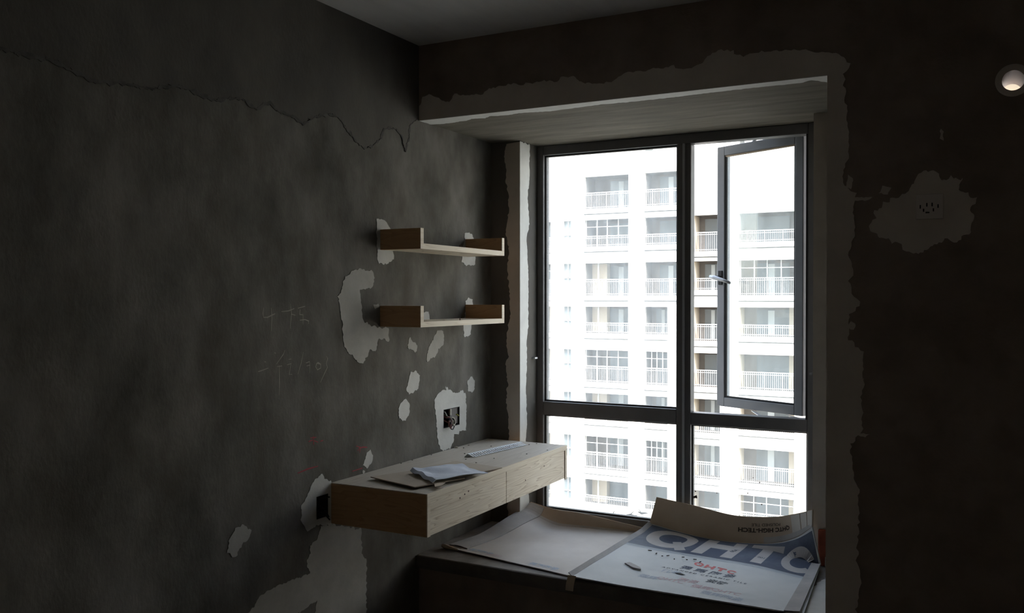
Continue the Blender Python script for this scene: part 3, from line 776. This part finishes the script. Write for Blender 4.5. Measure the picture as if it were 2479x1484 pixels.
ca, sa = math.cos(math.radians(10)), math.sin(math.radians(10))
def card1(u, v):
    w = 0.745
    t = min(v, 0.86) / 0.86 * 0.59                                   # flat part
    s_ = u * (w - 0.10 * min(v, 0.86))
    x = 0.055 + s_ * ca + t * sa
    y = 0.122 - s_ * sa + t * ca
    y += 0.16 * sstep(0.0, 1.0, u) * (min(v, 0.86) / 0.86) ** 1.5     # rear edge runs along the window
    left = 0.055 * sstep(0.34, 0.0, u) * sstep(0.30, 0.86, v)
    z = 0.4275 + left
    c = max(0.0, (v - 0.86) / 0.14)                                  # rear strip curls up and darkens
    rise = 0.030 + 0.042 * sstep(0.0, 0.35, u) - 0.046 * sstep(0.35, 1.0, u)
    y += 0.070 * (1 - u) ** 3 * c + 0.03 * c * (1 - c)
    x += 0.010 * c
    z += rise * c ** 1.15
    z += 0.0015 * noise.noise((x * 6, y * 6, 2.0))
    return (x, y, z)
c1 = empty('cardboard_sheet', (0.40, 0.40, ZS))
tag(c1, 'blank cardboard sheet on the window seat, rear edge curled against the glass', 'cardboard')
base1 = sheet('sheet', card1, 44, 32, 0.004, 'card_in', c1, 0, 1, 0, 0.885)
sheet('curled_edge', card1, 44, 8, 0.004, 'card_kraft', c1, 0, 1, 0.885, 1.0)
# greyer flap folded over along its left edge
def flap1(u, v):
    p = card1(u, v)
    return (p[0], p[1], p[2] + 0.004 + 0.004 * math.sin(math.pi * min(1, u / 0.15)))
sheet('folded_flap', flap1, 6, 30, 0.003, 'card_grey', c1, 0.0, 0.15, 0.05, 0.97)
# torn, rolled front corner
MB().tube([(0.050, 0.118, 0.432), (0.075, 0.108, 0.433), (0.11, 0.104, 0.431), (0.14, 0.101, 0.430)], [0.008, 0.010, 0.007, 0.003], 10).build('rolled_corner', 'card_kraft', c1, smooth=True)
# a strip of faded lettering along the front edge
def lay(name, words, size, fn, u, v, W, D, rot, mat, parent, bold=0.0, lift=0.0006, flip=False, cuts=1, sx=1.0):
    vs_, fs = text_outline(words, size, bold)
    bm = bmesh.new()
    bv = [bm.verts.new((a * sx, b, 0)) for a, b in vs_]
    for q in fs:
        try: bm.faces.new([bv[i] for i in q])
        except ValueError: pass
    if cuts:
        bmesh.ops.triangulate(bm, faces=bm.faces[:])
        bmesh.ops.subdivide_edges(bm, edges=bm.edges[:], cuts=cuts)
    cr, sr_ = math.cos(rot), math.sin(rot)
    bm.verts.index_update()
    V = []
    for q in bm.verts:
        a, b = q.co.x, q.co.y
        a, b = a * cr - b * sr_, a * sr_ + b * cr
        V.append(surf(fn, u + a / W, v + b / D, lift))
    F = [tuple(q.index for q in fc.verts) for fc in bm.faces]
    bm.free()
    return raw(name, V, F, mat, parent)
def surf(fn, u, v, h):
    p = Vector(fn(u, v))
    du = Vector(fn(u + 0.004, v)) - Vector(fn(u - 0.004, v))
    dv_ = Vector(fn(u, v + 0.004)) - Vector(fn(u, v - 0.004))
    return tuple(p + du.cross(dv_).normalized() * h)
lay('printed_lettering', 'QHTC', 0.030, card1, 0.36, 0.045, 0.80, 0.715, 0.02, 'ink_pink', c1, 0.001)
lay('printed_lettering', '强辉陶瓷', 0.036, card1, 0.25, 0.055, 0.80, 0.715, 0.0, 'ink_pale', c1, 0.001)
lay('printed_lettering', '强辉陶瓷', 0.040, card1, 0.72, 0.045, 0.80, 0.715, 0.0, 'ink_pale', c1, 0.001)

# printed box sheet: flat towards the room, torn crease, rear part lifted, flap standing against the window
COLU = [0.0, 0.23, 0.44, 0.65, 0.82, 1.0]
FRONT = [(0.742, -0.03, 0.438), (0.951, -0.03, 0.433), (1.142, -0.03, 0.433), (1.333, -0.03, 0.433), (1.488, -0.03, 0.433), (1.655, -0.03, 0.433)]
CREASE = [(0.786, 0.70, 0.452), (1.010, 0.715, 0.436), (1.200, 0.715, 0.434), (1.375, 0.705, 0.436), (1.500, 0.650, 0.437), (1.615, 0.600, 0.437)]
FOLD = [(0.795, 0.80, 0.470), (1.018, 0.805, 0.436), (1.206, 0.78, 0.436), (1.385, 0.745, 0.462), (1.497, 0.695, 0.513), (1.576, 0.630, 0.584)]
FTOP = [(0.823, 0.822, 0.595), (1.010, 0.826, 0.573), (1.203, 0.808, 0.553), (1.377, 0.775, 0.573), (1.480, 0.722, 0.608), (1.577, 0.634, 0.657)]
VV = [0.0, 0.82, 1.0, 1.25]
def interp(tab, u):
    u = max(-0.02, min(1.02, u))
    i = 0
    while i < len(COLU) - 2 and u > COLU[i + 1]: i += 1
    def P(k): return Vector(tab[max(0, min(len(tab) - 1, k))])
    t = (u - COLU[i]) / (COLU[i + 1] - COLU[i])
    a, b = P(i), P(i + 1)
    m0 = (P(i + 1) - P(i - 1)) * 0.5
    m1 = (P(i + 2) - P(i)) * 0.5
    t2, t3 = t * t, t * t * t
    return a * (2 * t3 - 3 * t2 + 1) + m0 * (t3 - 2 * t2 + t) + b * (-2 * t3 + 3 * t2) + m1 * (t3 - t2)
def card2(u, v):
    rows = [interp(t, u) for t in (FRONT, CREASE, FOLD, FTOP)]
    i = 0 if v <= VV[1] else (1 if v <= VV[2] else 2)
    t = (v - VV[i]) / (VV[i + 1] - VV[i])
    p = rows[i].lerp(rows[i + 1], t)
    if i == 0 and 0 < t < 1:
        p.z += 0.0015 * noise.noise((p.x * 7, p.y * 7, 5.0))
    return tuple(p)
c2 = empty('printed_cardboard', (1.20, 0.35, ZS))
tag(c2, 'printed white carton sheet with blue lettering on the right of the window seat', 'cardboard')
sheet('sheet', card2, 40, 20, 0.005, 'card_white', c2, 0, 1, 0, 0.82)
sheet('lifted_rear', card2, 40, 4, 0.005, 'card_white', c2, 0, 1, 0.82, 1.0)
fp = sheet('standing_flap', card2, 40, 6, 0.005, 'card_kraft', c2, 0, 1, 1.0, 1.25)
fp['label'] = 'kraft brown flap standing against the window'
for (a, b, v0, v1) in ((0.80, 0.872, 1.03, 1.24), (0.88, 0.93, 1.03, 1.24), (0.937, 0.995, 1.03, 1.245), (0.60, 1.0, 1.005, 1.06)):
    sheet('tape_strip', lambda u, v: surf(card2, u, v, 0.0012), 10, 4, 0.0008, 'tape' if v1 > 1.1 else 'card_grey', fp, a, b, v0, v1)
W2, D2 = 0.9, 0.89
# blue band and big letters
def quad_patch(name, pts, mat, parent, lift=0.0006, nu=24, nv=6):
    (ua, va), (ub, vb), (uc, vc), (ud, vd) = pts
    def g(s_, t):
        u = (ua * (1 - s_) + ub * s_) * (1 - t) + (ud * (1 - s_) + uc * s_) * t
        w = (va * (1 - s_) + vb * s_) * (1 - t) + (vd * (1 - s_) + vc * s_) * t
        return surf(card2, u, w, lift)
    V = [g(i / nu, j / nv) for i in range(nu + 1) for j in range(nv + 1)]
    F = [(i * (nv + 1) + j, (i + 1) * (nv + 1) + j, (i + 1) * (nv + 1) + j + 1, i * (nv + 1) + j + 1) for i in range(nu) for j in range(nv)]
    return raw(name, V, F, mat, parent)
quad_patch('printed_band', ((0.02, 0.605), (0.975, 0.545), (0.985, 0.985), (0.02, 0.985)), 'ink_blue', c2, 0.0006, 40, 24)
quad_patch('printed_rule', ((0.02, 0.590), (0.975, 0.530), (0.975, 0.537), (0.02, 0.597)), 'ink_pale', c2, 0.0006)
quad_patch('printed_rule', ((0.02, 0.575), (0.975, 0.513), (0.975, 0.518), (0.02, 0.580)), 'ink_pale', c2, 0.0006)

def glyph(ch, n=20):
    """bold block letter in a 1 x 1 square: list of quads (strips)"""
    Q = []
    def arc(t0, t1, k=n):
        for i in range(k):
            a, b = t0 + (t1 - t0) * i / k, t0 + (t1 - t0) * (i + 1) / k
            Q.append([(0.5 + r * math.cos(t) * 0.52, 0.5 + r * math.sin(t) * 0.5) for r, t in ((1.0, a), (0.52, a), (0.52, b), (1.0, b))])
    def rect(x0, x1, y0, y1, k=5):
        for i in range(k):
            for j in range(k):
                Q.append([(x0 + (x1 - x0) * (i + p) / k, y0 + (y1 - y0) * (j + q) / k) for p, q in ((0, 0), (1, 0), (1, 1), (0, 1))])
    if ch == 'Q':
        arc(0, 2 * math.pi, 32)
        Q.append([(0.55, 0.35), (0.70, 0.42), (1.02, 0.06), (0.82, -0.04)])
    if ch == 'C': arc(0.62, 2 * math.pi - 0.62, 28)
    if ch == 'H': rect(0.0, 0.28, 0, 1); rect(0.72, 1.0, 0, 1); rect(0.28, 0.72, 0.38, 0.62)
    if ch == 'T': rect(0.0, 1.0, 0.72, 1.0); rect(0.34, 0.66, 0, 0.72)
    return Q
def put_letter(ch, u0, u1, v0, v1, mat, name, lift, sh=0.0, skew=0.0):
    V, F = [], []
    for q in glyph(ch):
        b = len(V)
        for (x, y) in q:
            V.append(surf(card2, u0 + (u1 - u0) * x + skew * (y - 0.5), v0 + sh * x + (v1 - v0) * y, lift))
        F.append((b, b + 1, b + 2, b + 3))
    return raw(name, V, F, mat, c2)
for ch, u0, u1, v0 in (('Q', 0.07, 0.28, 0.635), ('H', 0.315, 0.525, 0.620), ('T', 0.555, 0.745, 0.605), ('C', 0.765, 0.965, 0.590)):
    put_letter(ch, u0, u1, v0, v0 + 0.335, 'card_letter', 'printed_letter', 0.0012, -0.015)
for k, ch in enumerate('QHTC'):
    put_letter(ch, 0.400 + k * 0.058, 0.448 + k * 0.058, 0.432 - k * 0.017, 0.482 - k * 0.017, 'ink_red', 'printed_letter', 0.0008, -0.015)
ra = -0.14
lay('printed_lettering', '强 辉 陶 瓷', 0.050, card2, 0.50, 0.350, W2, D2, ra, 'ink_blue', c2, 0.0012)
lay('printed_lettering', 'A D V A N C E D   C E R A M I C   T I L E', 0.019, card2, 0.50, 0.300, W2, D2, ra, 'ink_black', c2, 0.0005, sx=1.12)
lay('printed_lettering', '优等', 0.045, card2, 0.36, 0.275, W2, D2, ra, 'ink_pale', c2, 0.001)
lay('printed_lettering', '瓷砖', 0.045, card2, 0.585, 0.225, W2, D2, ra, 'ink_black', c2, 0.0006)
for (s_, u, v, mt) in (('强辉', 0.30, 0.16, 'ink_pale'), ('QHTC', 0.40, 0.165, 'ink_pink'), ('强辉', 0.55, 0.13, 'ink_pink'), ('QHTC', 0.66, 0.12, 'ink_pink'), ('陶瓷', 0.47, 0.19, 'ink_pink'), ('强辉陶瓷', 0.66, 0.06, 'ink_pale')):
    lay('printed_lettering', s_, 0.042, card2, u, v, W2, D2, ra, mt, c2, 0.0008)
lay('printed_lettering', 'QHTC HIGH-TECH', 0.034, card2, 0.62, 1.125, W2, 0.62, math.pi, 'ink_dark', fp, 0.0012, 0.0012)
lay('printed_lettering', 'POLISHED TILE', 0.024, card2, 0.62, 1.175, W2, 0.62, math.pi, 'ink_dark', fp, 0.0002, 0.0012)
# small stencilled marks over the letters
lay('printed_lettering', '60A', 0.030, card2, 0.495, 0.74, W2, D2, 1.2, 'ink_black', c2, 0.0006, 0.0018)
lay('printed_lettering', '- 001 -', 0.026, card2, 0.655, 0.69, W2, D2, ra, 'ink_black', c2, 0.0004, 0.0018)
# raised left lip, right folded margin, torn tab over the front
sheet('folded_lip', lambda u, v: (card2(u, v)[0], card2(u, v)[1], card2(u, v)[2] + 0.012 * (1 - u / 0.03) + 0.001), 3, 24, 0.003, 'card_grey', c2, 0.0, 0.03, 0.0, 0.99)
sheet('folded_margin', lambda u, v: (card2(u, v)[0] - 0.02 * (1 - v), card2(u, v)[1], card2(u, v)[2] + 0.003 + 0.006 * max(0.0, (u - 0.93) / 0.09)), 5, 20, 0.003, 'card_grey', c2, 0.935, 1.02, 0.0, 0.80)
tab = lambda u, v: (0.742 + 0.034 * u + 0.010 * v * 0 - 0.012 * v, -0.032 - 0.006 * math.sin(v * 3), 0.441 - 0.062 * v)
sheet('torn_tab', tab, 4, 8, 0.002, 'card_kraft', c2)
relief('tear', [[(1.106, 0.214), (1.125, 0.222), (1.152, 0.206), (1.130, 0.203)]], lambda a, b, h: (a, b, 0.4345 + h), 0.0015, 'box_dark', c2)

# scraps lying on the printed sheet
def scrap(name, pts, z, t, mat, label, cat, group=None):
    o = relief(name, [pts], lambda a, b, h: (a, b, z + h), t, mat)
    return tag(o, label, cat, group)
scrap('putty_flake', ragged([(0.885, 0.225), (0.90, 0.245), (0.955, 0.205), (0.975, 0.175), (0.94, 0.180)], 81, 0.002), 0.4365, 0.006, 'card_grey',
      'grey putty flake on the printed carton near its left edge', 'flake')
random.seed(12)
k = 0
for (x, y) in ((0.955, 0.43), (0.99, 0.405), (1.01, 0.42), (1.05, 0.385), (1.075, 0.43), (1.10, 0.40), (1.13, 0.42), (1.16, 0.395), (0.915, 0.46)):
    a = random.uniform(0, 3.1)
    l, w = random.uniform(0.004, 0.009), random.uniform(0.0015, 0.003)
    pts = [(x + l * math.cos(a) * c - w * math.sin(a) * s_, y + l * math.sin(a) * c + w * math.cos(a) * s_) for c, s_ in ((-1, -.5), (.2, -1), (1, 0), (.3, 1), (-.8, .6))]
    scrap('debris_chip', pts, 0.438, 0.003, 'twig', 'tiny dark chip of debris on the printed carton', 'debris', 'dark chips on the printed carton')

# brick piece in the right corner of the seat
rb = MB().box(1.598, 1.700, 0.636, 0.658, ZS + 0.001, 0.575).build('brick_piece', 'red_brick', bevel=0.006)
tag(rb, 'broken red brick standing behind the lifted carton corner', 'brick')
rb2 = MB().box(1.630, 1.700, 0.612, 0.634, ZS + 0.001, 0.47).build('putty_lump', 'putty_thin', bevel=0.006)
tag(rb2, 'grey mortar lump in front of the red brick', 'mortar')

# ------------------------------------------------------------------ things on the desk
def slab(name, quad, z0, z1s, mat, label, cat):
    n = len(quad)
    v = [(x, y, z0 + dz) for (x, y), dz in zip(quad, z1s)] + [(x, y, z0 + dz + 0.004) for (x, y), dz in zip(quad, z1s)]
    f = [tuple(range(n)), tuple(range(n, 2 * n))] + [(i, (i + 1) % n, n + (i + 1) % n, n + i) for i in range(n)]
    return tag(raw(name, v, f, mat), label, cat)
slab('hardboard_offcut', [(0.150, -0.250), (0.385, -0.300), (0.455, -0.063), (0.200, -0.010)], DT + 0.0005, [0, 0, 0.003, 0], 'hardboard', 'thin board offcut under the cloth, nearer the window', 'board')
slab('hardboard_offcut', [(0.105, -0.493), (0.360, -0.565), (0.432, -0.325), (0.180, -0.262)], DT + 0.005, [0.004, 0.003, 0.0, 0.0], 'hardboard', 'thin board offcut under the cloth, at the near end of the desk', 'board')

cl = empty('folded_cloth', (0.34, -0.32, DT))
tag(cl, 'crumpled white cloth folded on the thin boards', 'cloth')
CQ = [(0.200, -0.360), (0.392, -0.492), (0.480, -0.225), (0.290, -0.140)]
def cloth_pt(u, v, lay_):
    a, b, c, d = [Vector(q) for q in CQ]
    p = (a * (1 - u) + b * u) * (1 - v) + (d * (1 - u) + c * u) * v
    p = p + (p - Vector((0.34, -0.31))) * (0.07 * noise.noise((u * 3, v * 3, 1.7 + lay_)))
    if lay_:
        z = 0.021 + 0.006 * math.sin(math.pi * v) * (1 - u) + 0.008 * noise.noise((u * 3.5, v * 3.0, 4.2))
        z += 0.013 * max(0.0, 1 - v / 0.22) * (1 - 0.5 * u)                      # near end folded up
        z -= 0.012 * max(0.0, 1 - v / 0.06) * (1 - 0.3 * u)
        z += 0.006 * sstep(0.75, 1.0, u) * math.sin(math.pi * min(1, v * 1.1)) - 0.008 * sstep(0.75, 1.0, v) * u
        z += 0.008 * sstep(0.78, 1.0, v) * math.sin(u * 8)                       # crumpled far end
        z = max(z, 0.0155)
    else:
        z = 0.0118 + 0.0022 * (1 + noise.noise((u * 4, v * 4, 9.0)))
    return (p.x, p.y, DT + z)
sheet('lower_fold', lambda u, v: cloth_pt(0.10 + 0.72 * u, 0.10 + 0.84 * v, 0), 20, 20, 0.0015, 'cloth_shade', cl)
sheet('upper_fold', lambda u, v: cloth_pt(u, v, 1), 34, 34, 0.0025, 'cloth', cl)
# corner of brown paper sticking out in front of the cloth
scrap('paper_scrap', [(0.37, -0.47), (0.405, -0.50), (0.430, -0.535), (0.438, -0.50), (0.425, -0.455)], DT + 0.0125, 0.0012, 'card_kraft', 'brown paper scrap sticking out below the cloth', 'paper')

# perforated plastic corner bead
cb = empty('corner_bead', (0.235, 0.29, DT))
tag(cb, 'white perforated plastic corner bead lying along the desk', 'corner bead')
A0, A1 = Vector((0.186, 0.112)), Vector((0.243, 0.517))
u_ = (A1 - A0).normalized()
w_ = Vector((u_.y, -u_.x))
LB = (A1 - A0).length
def cbp(a, b, h):
    q = A0 + u_ * a + w_ * b
    return (q.x, q.y, DT + 0.001 + h)
def wing(a, b):                      # perforated wing, leaning from the ridge down to the desk
    q = A0 + u_ * a + w_ * b
    return Vector((q.x, q.y, DT + 0.015 - 0.0135 * b / 0.032))
m = MB()
m.bar(wing(0, 0.004), wing(LB, 0.004), 0.008, 0.0014).bar(wing(0.01, 0.028), wing(LB + 0.008, 0.028), 0.007, 0.0014)
nh = 25
for i in range(nh + 1):
    a = 0.006 + (LB - 0.012) * i / nh
    m.bar(wing(a, 0.007), wing(a + 0.005, 0.026), 0.0085, 0.0012)
m.build('perforated_wing', 'pvc', cb)
m = MB()
m.bar(wing(0, 0.0), wing(LB, 0.0), 0.003, 0.003)
m.v += [tuple(wing(0, 0.0)), tuple(wing(LB, 0.0)), cbp(LB, -0.018, 0.0), cbp(0, -0.018, 0.0)]
m.f.append(tuple(range(len(m.v) - 4, len(m.v))))
m.build('plain_wing', 'pvc', cb)

# crumbs of cement on the desk top
random.seed(21)
for i, (x, y) in enumerate(CRUMBS):
    if i == 14: continue
    r = 0.0042 if i != 2 else 0.010
    x = max(0.012, x)
    v, f = [], []
    bm = bmesh.new()
    bmesh.ops.create_icosphere(bm, subdivisions=1, radius=r)
    for q in bm.verts:
        q.co *= random.uniform(0.6, 1.25)
        q.co.z = max(q.co.z * 0.55, -0.4 * r)
        q.co += Vector((x, y, DT + 0.4 * r))
    bm.verts.index_update()
    V = [tuple(q.co) for q in bm.verts]
    F = [tuple(q.index for q in fc.verts) for fc in bm.faces]
    bm.free()
    o = raw('crumb', V, F, 'crumb_pale' if i == 2 else 'crumb')
    place = ('against the wall behind the folded cloth', 'against the wall left of the pale putty lump', '', 'just right of the pale putty lump', 'between the wall and the near tip of the corner bead',
             'near the wall, behind the middle of the corner bead', 'at the near tip of the corner bead', 'between the cloth and the corner bead', 'in front of the near half of the corner bead', 'behind the far half of the corner bead',
             'just beyond the far tip of the corner bead', 'farthest towards the window', 'near the front corner at the window end', 'near the front edge beside the middle of the bead', '', 'by the wall at the near end of the desk')[i]
    if i == 2:
        tag(o, 'pale putty lump on the desk below the junction box', 'crumb')
    else:
        tag(o, 'dark cement crumb ' + place, 'crumb', 'crumbs on the desk')

# ------------------------------------------------------------------ outside: ledge with twigs
lg = MB().box(-0.2, 1.9, 1.0, 1.42, ZS - 0.14, ZS - 0.035).box(XS, XQ, 0.93, 1.0, ZS - 0.14, ZS - 0.035).build('outer_ledge', 'ledge')
tag(lg, 'cream outer ledge below the window glass', 'ledge', kind='structure')
random.seed(5)
for (x, y) in ((0.48, 1.14), (0.56, 1.20), (0.63, 1.12), (0.69, 1.16), (0.73, 1.10), (0.60, 1.26), (0.78, 1.2)):
    pts = []
    a = random.uniform(-0.5, 0.5)
    for j in range(4):
        pts.append((x + (j - 1.5) * 0.02 * math.cos(a), y + (j - 1.5) * 0.02 * math.sin(a) + random.uniform(-.006, .006), ZS - 0.028 + random.uniform(0, .012)))
    t = MB().tube(pts, [0.002, 0.006, 0.004, 0.001], 6)
    t.tube([pts[1], (pts[1][0] + random.uniform(-.02, .02), pts[1][1] + 0.01, pts[1][2] + 0.018)], [0.003, 0.001], 5)
    tag(t.build('dry_twig', 'twig'), 'dry dark twig lying on the outer ledge', 'twig', 'twigs on the outer ledge')

# ------------------------------------------------------------------ apartment block across the courtyard
GZ, FY = -24.0, 50.0
gd = MB().box(-90, 90, 2.0, 140, GZ - 1, GZ).build('ground', 'ground')
tag(gd, 'pale paved courtyard far below the window', 'ground', kind='structure')
host = MB().box(-40, -0.2, -14, 0.2, GZ, 40).box(3.5, 40, -14, 0.2, GZ, 40).box(-0.2, 3.5, -14, 0.2, ZC + 0.2, 40)  # unseen mass around the room, added to keep sky light off the facade
host.box(-0.2, 3.5, -14, 0.2, GZ, -0.15).box(-0.2, 3.5, -14, RY - 0.2, -0.15, ZC + 0.2)
tag(host.build('host_building', 'ext_beige'), 'unseen body of the block that this unfinished room belongs to', 'building', kind='structure')
bld = empty('apartment_building', (-8, FY, GZ))
tag(bld, 'white apartment block with railed balconies seen through the window', 'building')
PITCH, TOP = 2.788, 9.364
# (x0, x1, first row, kind)
cols = [(-30.9, -28.2, 0, 'b'), (-26.6, -23.09, 1, 'b'), (-22.19, -21.60, 1, 'w'), (-20.695, -17.669, 0, 'c'), (-16.603, -14.212, 0, 'm'), (-13.513, -11.84, 1, 'r'), (-10.726, -7.488, 1, 'b'),
        (-5.9, -2.9, 1, 'b'), (-1.6, 1.5, 1, 'b'), (3.0, 6.0, 1, 'b'), (7.6, 10.6, 1, 'b'), (12.2, 15.2, 1, 'b'), (16.8, 19.8, 1, 'b')]
ops = []
for ci, (x0, x1, r0, kd) in enumerate(cols):
    for r in range(r0, 11):
        zt = TOP - PITCH * r
        even = (r % 2 == 0)
        if kd == 'r': h = 2.2 if not even else 1.75
        elif kd == 'w': h = 1.45
        else: h = 2.08 if even else 1.72
        if kd == 'r' and r >= 3: h = 2.05
        xb = x1
        if kd == 'm' and r >= 3: xb = -15.104
        ops.append((x0, xb, zt - h, zt, kd, r))
slits = [(-16.6, -16.05, 10.70, 11.9), (-10.70, -10.40, 10.55, 12.2)]
fac = panel('facade_wall', -45.0, 75.0, GZ, 27.0, [o[:4] for o in ops] + slits, lambda a, b, d: (a, FY + d, b), 0.25, 'ext_white', bld)
for s_ in slits:
    MB().box(s_[0], s_[1], FY + 0.15, FY + 0.2, s_[2], s_[3]).build('stair_window', 'ext_dark', bld)
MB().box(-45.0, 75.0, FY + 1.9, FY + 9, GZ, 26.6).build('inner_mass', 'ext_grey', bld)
MB().box(-45.0, 75.0, FY + 0.25, FY + 1.9, 26.4, 26.6).build('roof_slab', 'ext_white', bld)

def quadmesh(qs):
    v, f = [], []
    for q in qs:
        b = len(v)
        v += q
        f.append(tuple(range(b, b + len(q))))
    return v, f
rail_cache = {}
for (x0, x1, z0, z1, kd, r) in ops:
    Y0, Y1 = FY + 0.25, FY + (1.75 if kd == 'c' else 1.25)
    cx = (x0 + x1) / 2
    key = (round(x1 - x0, 3), round(z1 - z0, 3), kd, r)
    if key in rail_cache:
        # a copy of a balcony of the same size, with copies of its railing and glazing
        src, sx, sz = rail_cache[key]
        c = src.copy(); link(c, bld); c.location = (src.location.x + x0 - sx, src.location.y, src.location.z + z0 - sz)
        for ch in src.children:
            k = ch.copy(); link(k, c)
        continue
    if kd == 'w':
        bal = raw('small_window', *quadmesh([[(x0, FY + 0.22, z0), (x1, FY + 0.22, z0), (x1, FY + 0.22, z1), (x0, FY + 0.22, z1)]]), 'ext_pane', bld)
        MB().box(cx - 0.03, cx + 0.03, FY + 0.16, FY + 0.21, z0, z1).box(x0, x1, FY + 0.16, FY + 0.21, z0 + 0.5, z0 + 0.56).build('window_bar', 'ext_rail', bal)
        rail_cache[key] = (bal, x0, z0)
        continue
    zf = z0 + 0.02
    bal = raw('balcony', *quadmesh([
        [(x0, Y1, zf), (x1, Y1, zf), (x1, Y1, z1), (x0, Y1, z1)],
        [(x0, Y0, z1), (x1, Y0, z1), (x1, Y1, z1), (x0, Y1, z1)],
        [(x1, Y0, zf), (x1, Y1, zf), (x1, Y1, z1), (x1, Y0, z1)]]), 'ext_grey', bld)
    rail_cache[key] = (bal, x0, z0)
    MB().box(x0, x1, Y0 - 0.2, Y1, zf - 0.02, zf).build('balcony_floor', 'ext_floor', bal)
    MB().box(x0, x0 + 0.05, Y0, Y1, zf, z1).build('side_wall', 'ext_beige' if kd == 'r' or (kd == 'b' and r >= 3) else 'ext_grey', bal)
    MB().box(x0, x1, FY - 0.10, FY, z0 - 0.32, z0 - 0.20).build('slab_edge', 'ext_white', bal)
    MB().box(x0, x1, FY - 0.02, FY, z0 - 0.375, z0 - 0.32).build('slab_shade_line', 'ext_dark', bal)  # dark strip that paints in the shadow line below the slab edge
    # balcony door with dark panes, some with a pale curtain
    rnd = random.Random(int(x0 * 10) * 31 + r)
    w = x1 - x0
    d0 = x0 + w * (0.38 if kd == 'c' else 0.25)
    d1 = x1 - w * (0.06 if kd != 'b' else 0.16)
    MB().box(d0, d1, Y1 - 0.05, Y1 - 0.02, zf, z1 - 0.15).build('balcony_door', 'ext_pane', bal)
    if r % 3 != 1:
        MB().box(d0 + 0.35 * (d1 - d0), d0 + 0.55 * (d1 - d0), Y1 - 0.08, Y1 - 0.055, zf, z1 - 0.2).build('curtain', 'ext_curtain', bal)
    if kd == 'c' and r in (2, 3, 5, 7, 8, 10):
        MB().box(x0 + 0.05, x0 + 0.36 * w, Y1 - 0.5, Y1 - 0.02, zf, z1).build('beige_panel', 'ext_beige', bal)
        MB().box(x0 + 0.25 * w, x0 + 0.28 * w, Y0 + 0.2, Y0 + 0.26, zf, z1).build('post', 'ext_rail', bal)
    if kd == 'b' and r >= 3:
        MB().box(x1 - 0.15 * w, x1, Y1 - 0.3, Y1 - 0.02, zf, z1).build('beige_panel', 'ext_beige', bal)
    # railing: top rail, sub rail, bottom rail, posts, balusters
    zr = z1 - 1.05
    yr = FY + 0.10
    m = MB()
    for (za, zb) in ((zr - 0.025, zr + 0.025), (zr - 0.15, zr - 0.12), (z0 + 0.08, z0 + 0.12)):
        m.box(x0, x1, yr - 0.03, yr + 0.03, za, zb)
    nb = max(4, int(w / 0.115))
    for i in range(nb + 1):
        x = x0 + w * i / nb
        t = 0.020 if i % 9 == 4 else 0.0065
        m.box(x - t, x + t, yr - 0.015, yr + 0.015, z0, zr)
    m.build('railing', 'ext_rail', bal)
    # some balconies are glazed in
    if (kd == 'c' and r in (1, 4, 6, 9)) or (kd == 'b' and r in (2, 7)) or (kd == 'm' and r in (6, 4)):
        g = MB()
        for fx in (0.02, 0.27, 0.5, 0.75, 0.98):
            g.box(x0 + fx * w - 0.025, x0 + fx * w + 0.025, Y0 - 0.05, Y0, zf, z1)
        for zz in (z1 - 0.45, zr):
            g.box(x0, x1, Y0 - 0.05, Y0, zz - 0.02, zz + 0.02)
        g.build('glazing_frame', 'ext_rail', bal)
